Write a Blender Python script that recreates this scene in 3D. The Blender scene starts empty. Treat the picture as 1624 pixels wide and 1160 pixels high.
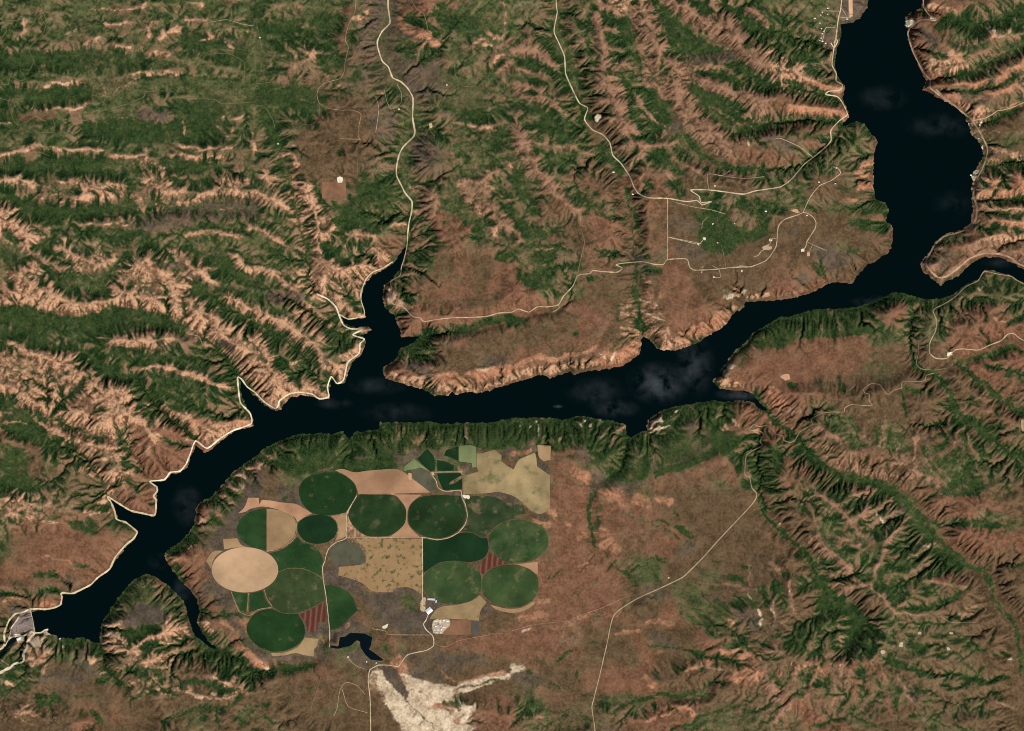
import bpy, math, random, heapq
import numpy as np
from mathutils import Vector
from mathutils.geometry import delaunay_2d_cdt

# ------------------------------------------------------------------ camera, sky, sun, exposure
# A mountain reservoir seen from a survey satellite. Map units: 1 map px = 10 m; x east, y north, z up.
CXP, CYP, M = 812.0, 580.0, 10.0
scene = bpy.context.scene
cam_d = bpy.data.cameras.new("camera")
cam = bpy.data.objects.new("camera", cam_d)
scene.collection.objects.link(cam)
scene.camera = cam
ALT = 400000.0
cam.location = (0, 0, ALT + 150.0)
cam_d.sensor_width = 36.0
cam_d.lens = 36.0 * ALT / (1624 * M)
cam_d.clip_start = 1000.0
cam_d.clip_end = 900000.0

SUN_EL, SUN_AZ = 54.0, 140.0          # degrees; azimuth clockwise from north
world = bpy.data.worlds.new("World")
scene.world = world
world.use_nodes = True
wn = world.node_tree.nodes
sky = wn.new("ShaderNodeTexSky")
sky.sky_type = 'NISHITA'
sky.sun_disc = False
sky.sun_elevation = math.radians(SUN_EL)
sky.sun_rotation = math.radians(SUN_AZ)
sky.altitude = 1500
wn["Background"].inputs["Strength"].default_value = 0.06
world.node_tree.links.new(sky.outputs[0], wn["Background"].inputs["Color"])
sun_d = bpy.data.lights.new("sun", 'SUN')
sun_d.energy = 3.9
sun_d.angle = math.radians(0.5)
sun_d.color = (1.0, 0.94, 0.84)
sun = bpy.data.objects.new("sun", sun_d)
scene.collection.objects.link(sun)
_e, _a = math.radians(SUN_EL), math.radians(SUN_AZ)
_dir = Vector((math.sin(_a) * math.cos(_e), math.cos(_a) * math.cos(_e), math.sin(_e)))
sun.rotation_euler = _dir.to_track_quat('Z', 'Y').to_euler()
sun.location = _dir * 50000
scene.view_settings.view_transform = 'Standard'
scene.view_settings.look = 'None'
scene.view_settings.gamma = 1.0
scene.view_settings.exposure = 0.1
scene.cycles.max_bounces = 3
scene.cycles.filter_width = 1.0
rnd = random.Random(7)
rng = np.random.RandomState(11)

# ---------------------------------------------------------------- survey data
# Map sheets used while surveying: origin (map px, 10 m each) and scale of each sheet.
SHEET = {'A': (0, 0, 3), 'B': (406, 0, 3), 'C': (812, 0, 3), 'D': (1218, 0, 3),
         'E': (0, 387, 3), 'F': (406, 387, 3), 'G': (812, 387, 3), 'H': (1218, 387, 3),
         'I': (0, 774, 3), 'J': (406, 774, 3), 'K': (812, 774, 3), 'L': (1218, 774, 3),
         'M': (340, 700, 5.8), 'N': (600, 690, 5.8), 'O': (340, 880, 5.8), 'Q': (600, 880, 5.8),
         'S': (0, 940, 8.92), 'U': (1290, 0, 14.5), 'V': (1480, 150, 7.736), 'W': (1060, 330, 6.246),
         'Z': (0, 0, 1)}
def pts(s, sheet='Z'):
    """'I 10,20 30,40 J 5,6' -> list of map coordinates."""
    out = []
    for t in s.split():
        if ',' in t:
            a, b = t.split(',')
            ox, oy, k = SHEET[sheet]
            out.append((ox + float(a) / k, oy + float(b) / k))
        else:
            sheet = t
    return out

LAKE = pts("""Z 48,970 88,965 97,959 99,943 113,942 127,938 143,929 155,917 173,904 185,887 200,867 213,856 218,845
213,839 202,831 187,824 183,811 177,797 172,789 187,799 207,811 227,816 245,820 249,811 250,794 248,784 248,772 241,764 262,763 272,752 287,751
298,739 304,722 311,707 325,720 333,714 353,699 372,684 402,676 400,660 387,640 382,620 380,600 388,610 397,622
406,629 419,642 436,652 446,650 450,640 461,630 478,628 494,629 506,635 523,633 523,617 527,601 534,611 546,609
551,591 558,577 573,562 581,540 569,532 583,529 589,523 583,518 563,519 548,514 540,501 553,508 579,503 575,494
573,467 581,447 593,435 611,427 624,417 633,404 643,392 645,398 641,407 638,424 623,441 609,453 606,474 611,489
624,500 633,520 637,535 666,534 653,545 637,551 631,560 628,570 606,586 611,600 639,609 669,617 680,622 689,628
709,628 718,622 722,626 744,622 759,624 779,619 812,609 832,602 860,594 872,600 889,594 905,589 910,594 939,588
965,586 989,580 1005,569 1016,559 1019,533 1032,540 1039,550 1047,555 1075,556 1089,550 1109,542 1129,530
1152,515 1162,500 1179,487 1181,479 1218,478 1248,474 1281,467 1298,459 1321,447 1351,449 1361,437 1378,420
1405,404 1414,394 1416,373 1418,363 1405,350 1411,333 1403,322 1388,315 1385,293 1386,247 1392,222 1378,207
1370,197 1358,193 1335,200 1346,186 1346,176 1336,160 1340,147 1342,138 1330,123 1325,107 1325,87 1328,75 1335,57
1334,39 1351,37 1365,28 1375,13 1377,0 1374,-150 1470,-150 1465,0 1461,13 1448,18 1436,27 1435,40 1441,47
1440,63 1448,83 1456,100 1465,120 1469,127 1463,143 1475,148 1498,160 1521,173 1531,185 1541,213 1556,230 1561,247
1551,263 1540,278 1544,287 1541,300 1543,333 1541,353 1528,363 1501,372 1481,387 1472,403 1460,417 1465,432
1478,442 1492,454 1501,447 1520,437 1538,419 1558,408 1585,408 1605,417 1624,427 1790,500 1790,525 1624,449
1598,435 1571,429 1560,430 1551,444 1531,452 1518,464 1505,470 1491,475 1465,474 1448,470 1431,465 1415,463
1405,470 1385,480 1358,487 1328,490 1301,490 1278,495 1251,502 1235,504 1218,514 1195,527 1182,544 1162,560
1149,580 1130,605 1142,617 1165,619 1182,620 1196,626 1203,638 1218,652 1203,648 1193,638 1175,635 1145,638 1132,634 1102,640
1072,644 1045,654 1027,667 1025,682 1012,687 1002,694 994,690 992,674 972,667 945,664 920,660 909,662 895,666
872,663 812,663 790,668 773,671 740,671 706,673 680,669 666,670 603,670 600,681 586,683 573,685 564,684 554,697
544,685 525,689 506,687 473,689 456,694 436,702 416,715 395,731 370,748 348,774 340,782 333,790 316,797 311,807
308,831 299,845 283,862 260,877 266,895 283,917 299,934 311,950 316,970 313,987 319,1000 329,1017 343,1029
354,1031 336,1029 320,1017 309,1009 301,987 294,960 279,940 263,927 246,915 233,910 216,917 200,932 185,950
173,970 160,990 158,1020 146,1018 133,1011 115,1014 100,1012 80,1007 72,1003 77,998 70,1003 56,1004 52,985""")
POND = pts("O 1060,850 1075,835 1140,845 1155,760 1200,755 1250,720 1380,725 1450,760 1440,830 1420,870 1480,910 1550,965 1540,975 1440,965 1390,920 1345,850 1340,800 1310,785 1250,840 1190,850 1140,865")
RIVER = pts("S -300,1150 5,840 60,780 110,700 170,650 240,625 275,640 230,690 150,740 60,830 10,870 -300,1250")

# coarse land cover, 7 x 7 letters per sheet A..L
COARSE = {
'A': "gggmggg fgmgmgg fggmggg ggggffg mgfgmgm fmymymy tfgmggg",
'B': "gggkrgg gymkkgm gmmmkgm gmbkgmm mgbgkmg ymbfgmm gyfgmgm",
'C': "gmytgyg mgmmfmt mmgmmfm gfbmmmy mgmmmbm mrbrbmm mbrbbff",
'D': "ggkrrgg gkrrryy tmrrrgy mmrrrtb mgmrrrb gbmrrty bbbrrry",
'E': "gymgymg tygyttg fgggmtt yymfgmy tyttfmf gtytrrt gmmyrrr",
'F': "gytrgbr gtywgrr gytyrrr tgmrkbk ttgrttr ggggggg mgfgmgb",
'G': "gmbkrbb rgbbrbb rrbyrrt rbrrttr trrrrgr ffmyffr krggkgm",
'H': "bkbbtrr rrrrymg fgbggrr rrbbbrr rbbbbby rmbgbbm gbtbggm",
'I': "yymrrrk grrgrrk rrrrrrb kbyggbr mygyymg gkbmyby bbrbbmb",
'J': "kkttbbk bbttbbb bbktbbb bkkkkkb mkkbkbr mbbbpbb mbbbppr",
'K': "brrrbbb grrbrbb rrrgbmb rrrbrbm rrbrbrm kbrrbbr mbbrrmm",
'L': "mytgmrb bmyygrr bgymgbb bfmmybb bgfmmmb trrbmmb mrmbmmb"}
# land-cover strokes: class, width, points (sheet units).  f forest, g grass/shrub green, t bare tan, o orange bare,
# r red-brown soil, k grey scrub, p pale, b brown
COVER = {
'A': """
f 70 40,250 150,200 190,100
t 14 90,190 112,150 125,90
t 18 500,115 625,110
t 14 310,165 405,122
t 16 400,212 470,170 490,140
m 30 200,160 300,200 420,240
t 10 420,50 520,46 640,45
t 22 650,40 690,12
t 22 840,22 960,25
t 26 705,125 760,105
t 22 710,150 725,195
t 30 770,190 800,150 860,140
t 20 870,90 990,92
g 45 780,40 900,40 1000,75 1217,90
t 34 690,285 740,262 800,268
t 14 560,225 620,235
t 18 585,295 600,265
t 14 620,350 740,352 860,350
f 90 250,290 400,280 560,290
t 12 200,408 340,402 500,410
f 60 180,455 300,440 430,445
t 28 340,520 400,490 440,465 500,440
t 10 120,515 210,520 330,515
t 24 550,435 600,405 640,395
g 90 420,540 600,470 760,410 950,410 1150,425 1217,430
f 14 620,383 850,362 1000,375 1200,395
f 100 430,610 550,620 700,600
f 70 820,560 850,620 780,600
k 60 680,540 800,560
t 10 1040,565 1190,558
t 20 1040,600 1090,650
t 18 1100,600 1110,650
t 16 1180,640 1210,720
t 12 870,580 880,640
p 14 0,588 52,582
t 26 0,745 60,720 130,712 180,690
p 10 40,728 130,715
t 16 250,700 330,712 430,708 490,715
f 75 50,790 200,780 400,790
t 20 530,745 600,745 680,740
t 22 690,700 700,760
t 22 800,680 860,700 950,705 1100,700
t 20 800,745 900,745 1050,750
f 50 780,790 900,795 1050,780
t 55 650,790 720,800 820,830
t 70 700,850 790,890 860,900
t 45 20,860 120,860 150,880
p 14 50,850 120,850
t 36 290,855 360,860
t 60 400,900 500,870 590,870
t 60 380,940 480,930 560,950
t 50 600,920 660,960
t 46 660,990 720,985 800,980
t 34 850,970 930,960 980,930
t 45 950,930 1050,905 1217,920
f 80 60,920 100,1000 250,1020 450,1000 620,985
g 60 100,900 0,920
t 18 350,1080 480,1050 640,1035
t 14 400,1100 500,1070 600,1065
t 110 30,1010 60,1050 120,1130
t 24 100,1070 230,1100 310,1150
k 90 700,1060 850,1040 1000,1000 1180,990
f 60 330,1095 500,1115 700,1125
t 26 880,1130 980,1095 1080,1100 1160,1130
t 40 1180,1080 1217,1090
t 8 1000,1005 1180,985
f 24 560,985 640,880
t 40 1040,870 1200,860
f 30 820,855 940,870 1000,840""",
'B': """
f 50 0,40 40,120 120,160
t 40 190,140 230,200 280,260
t 26 300,290 340,360
k 90 640,60 640,180 660,270
k 130 540,220 540,320 560,380
k 70 700,310 800,370 850,400
k 50 420,430 560,400
r 60 690,70 760,90
o 60 680,110 790,150 820,160
o 26 670,210 740,200 800,225 920,195
r 30 830,100 900,60 960,10
f 80 880,60 960,120
f 90 700,220 800,260
f 60 20,160 120,200
f 110 40,440 200,450 250,500
f 70 90,340 200,400
f 45 320,280 330,320
f 60 300,100 400,110
t 14 310,160 420,190
b 60 380,250 420,100 450,50
t 30 470,90 540,60
f 60 330,180 400,290
k 60 790,650 850,700
k 50 780,780 840,820
g 120 900,560 1000,600
t 16 940,575 1080,605 1140,610
f 60 820,600 900,640
g 80 700,600 690,760 700,900
m 90 1000,700 1040,780
g 90 1100,100 1080,170
t 26 1100,160 1160,180
t 20 1080,210 1130,220
t 60 1130,320 1180,290
m 60 1000,440 1200,420
t 24 1180,380 1130,430
f 60 1000,560 1160,540
f 40 960,700 1140,690 1160,640
t 40 1000,890 1080,820
b 200 300,700 300,780
b 110 400,560 420,620
k 60 600,540 620,680
k 70 500,800 560,800
f 60 40,540 90,640
t 24 100,740 160,730 210,790
t 20 190,690 280,680
t 50 40,830 80,850
r 60 330,890 410,890
r 34 330,930 420,925
t 14 0,920 80,940 160,990
f 60 30,1010 120,1040
t 34 0,1090 60,1110 120,1150
t 60 170,860 190,950
t 70 200,1020 300,1050 340,1110
f 70 260,900 310,1000 380,1080
f 130 450,990 520,1020 640,1010
f 110 520,880 600,840
p 22 740,890 800,890
t 60 760,900 840,940 830,1000
t 30 760,1010 880,990
g 60 760,950 880,970
r 70 860,1060 920,1120
r 60 960,1090 1020,1100
f 60 800,1110 850,1150
t 30 960,880 1060,850 1100,800
t 90 1010,920 1060,980
t 50 1100,1020 1140,1110
f 40 1100,860 1217,960
f 30 1140,790 1217,860
f 40 1130,960 1217,1010
t 18 1180,760 1217,790
f 60 1050,1110 1100,1060
f 28 720,1160 735,1080 770,1120
t 20 640,1080 720,1060
t 40 400,1140 560,1130
f 50 440,1070 560,1060
t 24 440,1100 520,1110""",
'C': """
f 36 0,140 80,110 180,130
f 50 80,180 180,170
b 50 0,190 60,170 100,200
f 50 70,300 150,330 250,340
f 30 0,440 60,430 160,470 250,510
f 36 0,500 120,520 220,560 330,620
f 60 150,540 250,580 340,640
f 30 0,560 60,590 140,600 240,670
t 24 0,240 80,230 150,250 190,290
t 14 0,330 130,350 240,390
t 12 0,400 140,410 200,450
t 14 60,470 180,500 300,570
t 30 0,620 60,680 120,760 190,850
t 40 90,820 160,860 230,930 320,970
r 46 280,930 340,1000
f 26 100,720 220,740 360,790
f 22 130,780 260,790 400,830
t 10 80,680 240,690 380,740
f 60 20,820 60,960 120,1000
f 60 0,1060 100,1110 220,1080
t 30 0,1090 60,1150
g 60 390,50 400,200
t 40 380,60 420,180 450,250 480,350 510,420 530,500 560,600
g 46 380,150 400,300
g 40 290,60 350,90
t 16 250,250 340,190
t 20 280,330 380,260
f 40 410,60 480,80 560,100
t 28 430,130 520,150
f 46 440,180 560,190
t 30 430,30 520,70
f 26 470,260 560,250 620,290
t 16 470,300 600,320
t 50 590,80 620,200 640,260
t 40 650,40 700,120 720,200 690,280 640,330
t 30 560,40 650,20
f 100 680,30 740,70 700,60
f 90 760,160 860,200 950,210
k 70 860,270 980,290
f 70 740,130 820,150
t 70 740,10 830,60
t 80 820,60 870,110 930,150 1010,190
t 80 1060,200 1110,270 1200,310
t 70 960,40 1030,100 1090,160
t 46 1120,160 1200,210
f 34 890,30 970,60
f 60 1060,30 1130,120 1200,160
t 34 1120,60 1217,80
f 90 1000,330 1100,360 1200,400
k 60 1050,330 1160,370
t 26 920,320 1000,320 1100,330
f 36 880,280 960,300
t 60 760,290 820,310 820,400
t 60 700,400 750,450 790,480
t 80 870,350 930,390 980,430
t 80 1000,400 1090,450 1180,490
t 34 1100,410 1217,460
f 40 860,430 940,490 1010,540
f 30 940,440 1040,490 1100,530
t 20 960,500 1060,570 1140,600
t 90 800,480 850,550 900,620
t 80 900,560 960,640 1010,690
t 60 980,620 1020,720 1040,750
r 60 1090,660 1130,720
f 40 1040,560 1130,600 1217,590
p 12 1135,640 1130,680
r 70 1060,760 1217,740
f 26 820,640 880,720 950,770 1040,800 1217,800
k 60 760,600 820,560
t 30 640,380 690,420 720,460
f 90 590,420 640,470 720,560
f 90 600,520 680,560
f 40 560,470 600,640 660,650
t 12 590,450 640,530 700,600
t 10 640,620 740,615
f 34 590,620 680,650
t 16 690,690 790,685
t 16 680,650 760,600
b 70 430,560 520,600
t 30 470,490 520,520
f 60 320,500 350,540
f 60 430,700 490,760 520,810
f 24 540,900 560,960 590,1060 620,1150
t 36 520,700 600,680 640,690
t 16 580,790 640,720
t 16 600,850 660,760
f 60 660,740 740,750
t 14 760,740 840,790 920,830
f 24 740,770 800,820
r 120 690,880 700,960
r 130 400,900 420,1000
r 160 660,1050 660,1120
r 130 440,1090 500,1120
t 24 740,820 790,880
f 44 770,860 800,920
f 50 640,870 640,900
f 22 560,830 600,780
k 60 780,1060 880,1090
f 150 980,1060 1020,1110 960,1140
f 60 930,1110 1040,1150
f 34 1040,990 1140,960 1217,970
f 34 960,960 1000,940
f 60 1160,1110 1200,1000
m 70 1080,1040 1130,1060
f 18 440,1030 520,1050
f 18 500,950 500,970
b 80 960,860 1100,880""",
'D': """
g 70 60,60 180,110
f 60 0,60 60,90
t 24 0,110 110,150 220,190
f 110 60,200 180,230 260,260
f 70 200,300 250,330
t 60 0,250 60,300 130,350
t 60 100,310 180,360 240,400
o 26 200,400 300,430 350,420
t 30 260,290 310,260
f 26 80,390 180,410 270,450 340,480
r 70 0,480 120,510 260,520
o 44 100,520 300,530 370,550
f 46 0,570 120,570 250,580 330,570
b 60 0,600 180,600
k 60 0,650 100,700
r 40 220,600 300,610
r 50 200,680 280,700
r 50 0,770 120,770
f 30 0,815 80,800 130,800
g 70 140,850 220,760 300,700
g 100 380,640 420,620
f 30 340,600 400,590
g 50 300,800 200,810
g 60 430,680 460,740
o 36 430,780 500,780
o 26 420,820 500,830
o 30 440,890 500,890
o 30 370,950 420,940
f 60 400,1000 500,980 560,1000
f 44 400,1060 560,1080
g 40 0,1000 60,930
f 26 80,1000 140,980
b 120 300,960 320,1060
k 60 110,1110 130,1060
r 60 1050,30 900,30
t 26 760,20 900,60
f 60 860,90 1000,70 1180,40 1217,60
f 40 800,120 950,110
f 70 920,110 960,150
g 80 1000,60 1130,50
f 46 1130,90 1217,110
p 18 1040,130 1100,110
k 60 740,160 790,210
o 22 680,170 700,240
t 60 1000,200 1080,170 1160,160
t 60 760,310 880,270 980,220
o 40 900,290 1020,260 1100,210
g 44 760,290 830,260
g 36 960,330 1050,270 1130,240 1217,210
t 22 1050,250 1150,250
t 46 800,350 880,330 950,290
o 60 1100,370 1160,310 1217,290
f 40 860,360 940,350 1000,360
o 46 880,380 1020,400
f 26 790,430 920,440 1050,420
o 60 860,480 980,480 1080,440 1160,400
t 30 960,540 1060,520
g 70 1080,500 1180,460
k 50 940,470 1040,470
o 18 1050,560 1150,510 1217,490
f 46 1050,600 1090,550 1150,540
f 30 1150,545 1190,510
b 90 1080,620 1200,580
t 10 1050,635 1217,630
g 60 1150,660 1217,670
t 20 1080,720 1200,740
f 60 1150,770 1217,780
g 60 1050,760 1130,820
o 24 1040,690 1100,700
o 40 1080,870 1217,850
o 60 1120,910 1217,880
o 40 1010,920 1100,930
g 20 1060,900 1160,840
f 16 1120,940 1217,930
t 30 1030,970 1217,990
g 26 1020,1010 1217,1030
o 36 1080,1050 1217,1060
f 16 1050,1080 1217,1100
g 30 1000,1080 1060,1100
t 34 1000,1140 1217,1140
g 40 850,1140 950,1120""",
'E': """
t 50 280,20 330,40
t 20 400,0 470,10
t 110 400,90 460,80
t 50 540,50 500,100
t 60 90,150 140,110
t 50 60,170 110,210
t 110 180,220 230,250
f 34 210,110 280,180 360,180
g 70 330,170 430,190 480,230
f 24 270,140 400,160 480,200 520,250
f 24 480,180 560,100 620,60
f 60 600,20 720,20
t 24 700,50 770,20 840,40 900,90 960,150
t 90 640,130 620,190
t 90 690,150 720,200
r 22 735,100 740,200
t 40 800,160 830,210
g 30 780,190 800,240
k 24 760,100 880,100
f 26 880,30 1000,60 1110,90
k 30 900,150 960,180
t 46 960,100 1040,210
t 120 560,280 700,280 850,290
p 14 560,250 840,250
t 120 900,290 960,350 1060,370
t 70 1050,350 1160,420 1217,440
t 40 300,320 400,310 480,290
t 30 310,345 430,340
b 60 260,270 400,260
f 90 950,220 1020,250 1100,320 1180,370
f 60 960,200 1050,240
f 110 1060,130 1217,140
k 70 1100,210 1200,200
t 46 1080,250 1160,290 1217,350
t 30 1100,50 1180,130
f 110 40,350 120,350 200,380
f 120 200,420 360,420 480,380
f 100 500,350 600,360
k 90 620,370 720,380 800,370
g 60 740,370 840,400
k 70 200,470 300,470
f 44 560,320 720,330 800,360
t 36 560,450 640,460 740,430 850,435
t 14 520,470 620,480 740,490 880,440
t 12 700,520 820,510 930,490
f 26 460,470 560,500 660,510
f 60 520,530 640,560 720,560
k 44 760,470 870,450 940,460
f 60 920,500 1040,530 1060,560
f 150 480,580 560,600 620,590
f 24 440,560 470,620
t 24 620,610 740,580
t 34 750,580 850,590 940,630 1040,670
t 22 980,650 1110,690
f 60 620,650 760,620 860,660
f 26 1040,480 1080,560 1120,620
t 60 1150,580 1200,640
t 40 1180,490 1217,530
k 36 1060,460 1100,500
f 130 860,720 960,730 1060,790
f 80 1040,720 1110,760
g 60 1060,820 1130,780
t 30 660,760 750,770
t 30 780,730 790,800
t 46 790,800 880,830 920,850
o 34 920,850 1060,850 1180,850
t 90 900,900 980,900 1060,880
f 22 870,870 930,930
f 26 690,810 760,840 860,850
t 26 730,840 820,880
f 30 780,940 880,960
t 150 60,540 200,530 330,540
g 60 150,580 190,550
m 40 60,640 160,640
t 70 180,640 130,730
t 60 100,700 60,620
t 60 330,530 400,560 430,620
f 22 270,700 290,740 260,790 310,860
g 46 330,700 290,760
t 120 440,700 540,700 600,690
t 90 600,760 640,830
r 60 370,780 440,790
t 120 480,830 600,850
r 34 400,860 400,910
t 80 450,930 540,920
f 26 180,800 200,820
t 14 140,820 180,870 230,880 300,910 350,940
t 24 230,880 380,980 430,1000
g 60 590,880 640,850
r 60 650,870 660,960
t 60 700,880 780,950
r 60 780,970 850,1000
r 90 760,1060 830,1050
f 110 600,570 640,640 700,700
f 22 610,660 670,750 640,820
f 120 40,760 120,850 240,940
f 130 120,900 240,960 330,1010
f 60 30,880 100,880
p 8 10,850 120,850
r 40 0,910 60,930 160,980
t 10 0,890 60,910
f 120 60,1040 160,1060
b 50 180,1000 160,1100
t 26 370,1080 420,1060 440,1100
t 14 460,990 560,960
t 14 430,1030 560,1020
f 26 590,1020 650,1060
r 60 640,1000 700,1080
t 60 480,1100 600,1110
f 60 30,1130 160,1140
r 40 620,1120 740,1100""",
'F': """
f 60 340,20 420,60
f 120 420,20 520,30
t 60 260,80 340,70
g 14 250,0 250,200
t 46 0,120 80,150 160,180 240,200
f 60 80,50 200,70
f 40 0,200 120,230 260,260 370,340
k 60 60,250 200,260
t 70 300,190 380,220 430,300
f 60 370,190 430,240 480,300
t 60 430,140 520,130 570,110
t 60 580,40 640,70
f 130 330,330 380,400 420,440
t 60 0,330 80,360 160,390
t 60 140,410 220,460 290,530
t 60 280,530 350,580 400,610
f 130 90,460 150,530 230,540
f 90 160,590 260,600 320,650
t 14 170,560 240,545
k 20 330,530 340,570
t 60 0,430 40,520 90,600
p 14 0,590 60,620
t 60 90,650 200,690 270,690
f 26 160,640 220,670
t 26 400,530 470,510
f 60 350,490 440,480
t 60 420,620 440,550
g 100 830,80 780,130 740,200
f 60 700,100 780,60
g 60 660,200 720,240
r 60 720,210 800,200
b 34 880,30 880,110 810,180
r 70 950,20 1000,120
r 130 780,260 900,240
f 40 700,230 760,260
r 90 1020,220 1150,200
f 60 1217,60 1160,60
g 40 620,300 700,330
r 36 700,380 780,400 850,380
f 40 800,430 900,400 1000,400
g 26 1040,370 1160,350 1217,340
k 34 940,450 1050,410
f 110 720,500 800,490 860,520
m 44 860,480 900,470
o 30 800,570 900,590
b 120 900,540 1000,600
b 120 1080,470 1180,480
r 26 650,600 760,620
t 40 620,610 720,650 820,690
o 60 860,640 1000,640 1217,600
t 26 850,710 950,690 1060,700 1217,650
p 12 1040,600 1100,600
p 30 160,930 140,950
t 24 20,1010 80,1010
f 60 80,1000 200,960 400,930
f 150 300,980 450,990 600,960
f 90 650,890 850,890 1050,890 1217,870
f 30 850,880 850,930
o 50 760,910 780,940
k 24 660,1000 700,1020
k 24 500,1020 540,1020
m 30 1090,920 850,925 900,935 1050,935
p 6 860,935 1060,935
m 30 740,950 700,1020
g 44 800,960 700,1040
k 60 880,990 860,960
k 40 1170,960 1217,980
g 60 400,1000 380,1040
k 50 30,1110 60,1080""",
'G': """
f 60 60,20 140,60 200,80
f 26 225,0 200,80 180,150
f 60 50,90 60,200
f 44 0,370 60,380
f 60 130,200 190,240
g 70 180,170 150,220
f 16 240,30 310,40
f 26 230,110 310,110
f 16 250,140 300,190
f 16 240,190 290,230
f 24 400,20 500,40
f 16 410,70 500,70
f 24 360,160 440,155
f 26 500,90 600,95
f 40 630,120 700,130
f 24 590,130 580,200 585,280 600,340 610,430
f 16 430,240 490,250 515,300 500,380
r 130 400,60 420,90
r 160 30,140 40,220
r 160 300,350 420,320
r 200 400,440 300,400
b 110 60,440 180,400 260,380
f 22 150,400 160,395
f 14 290,430 300,420
g 14 450,190 480,200
t 34 520,300 570,280
t 16 520,330 590,330
t 14 510,360 600,365
t 16 510,400 590,400
t 16 520,430 600,430
o 60 470,500 540,520
o 70 420,560 500,550 580,500
p 8 420,520 450,570
p 8 470,560 500,500
o 26 0,600 60,560 120,530 200,550 300,530 400,490
t 40 0,640 100,600 220,590 320,570 400,580
t 60 150,610 200,600
o 60 650,240 660,330
p 10 620,320 720,360
t 60 640,380 720,420
p 8 610,260 700,300
o 110 760,230 820,230
t 24 640,180 680,190
t 34 1000,230 1080,240
p 18 990,250 1040,245
p 20 1100,240 1110,230
t 30 980,330 1060,310
t 46 740,470 820,460 900,430 1000,380
o 60 820,440 950,380 1010,330
t 30 1130,270 1217,240
r 120 850,320 960,280
f 60 950,0 1000,20
k 90 820,20 880,50
g 26 720,20 730,80
f 26 620,20 640,60
g 30 1130,450 1217,440
f 40 1140,470 1217,490
p 26 1010,600 1050,580
p 12 990,640 1010,610
g 34 1090,560 1100,550
g 40 1060,520 1120,490
r 100 1100,650 1217,620
r 60 1160,560 1217,550
t 24 970,660 1040,680 1100,680
g 46 1200,740 1160,700
p 12 0,840 60,860
f 90 30,890 150,900 350,880 440,880
p 8 150,860 170,900
p 8 300,840 330,870
t 60 440,890 510,880
p 14 450,880 500,890
o 30 440,940 480,960
p 8 20,870 40,850
p 12 650,860 700,880 750,820
t 60 660,860 740,860
p 8 660,890 740,890
f 60 820,780 950,770 1000,790
f 110 770,830 900,820 1000,830
q 170 750,960 830,920 880,960
k 100 880,870 900,1000
f 60 640,930 720,900
f 130 420,960 520,990 480,1090
f 40 700,1090 800,1080 900,1040
f 90 1050,910 1060,960 1140,1000
p 16 1020,870 1060,840
t 40 1000,880 1060,860
o 60 1170,880 1217,870
f 150 1130,1080 1190,1100
r 90 200,960 320,960
k 60 330,980 340,1020
k 60 560,1130 600,1110
t 22 560,980 600,1010
g 34 620,940 660,960
r 110 900,1100 1000,1040 1060,1100
r 90 700,1140 850,1110
r 60 200,1050 360,1110
o 44 300,1080 360,1120
k 60 400,1140 410,1090
k 60 90,950 60,960""",
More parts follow.
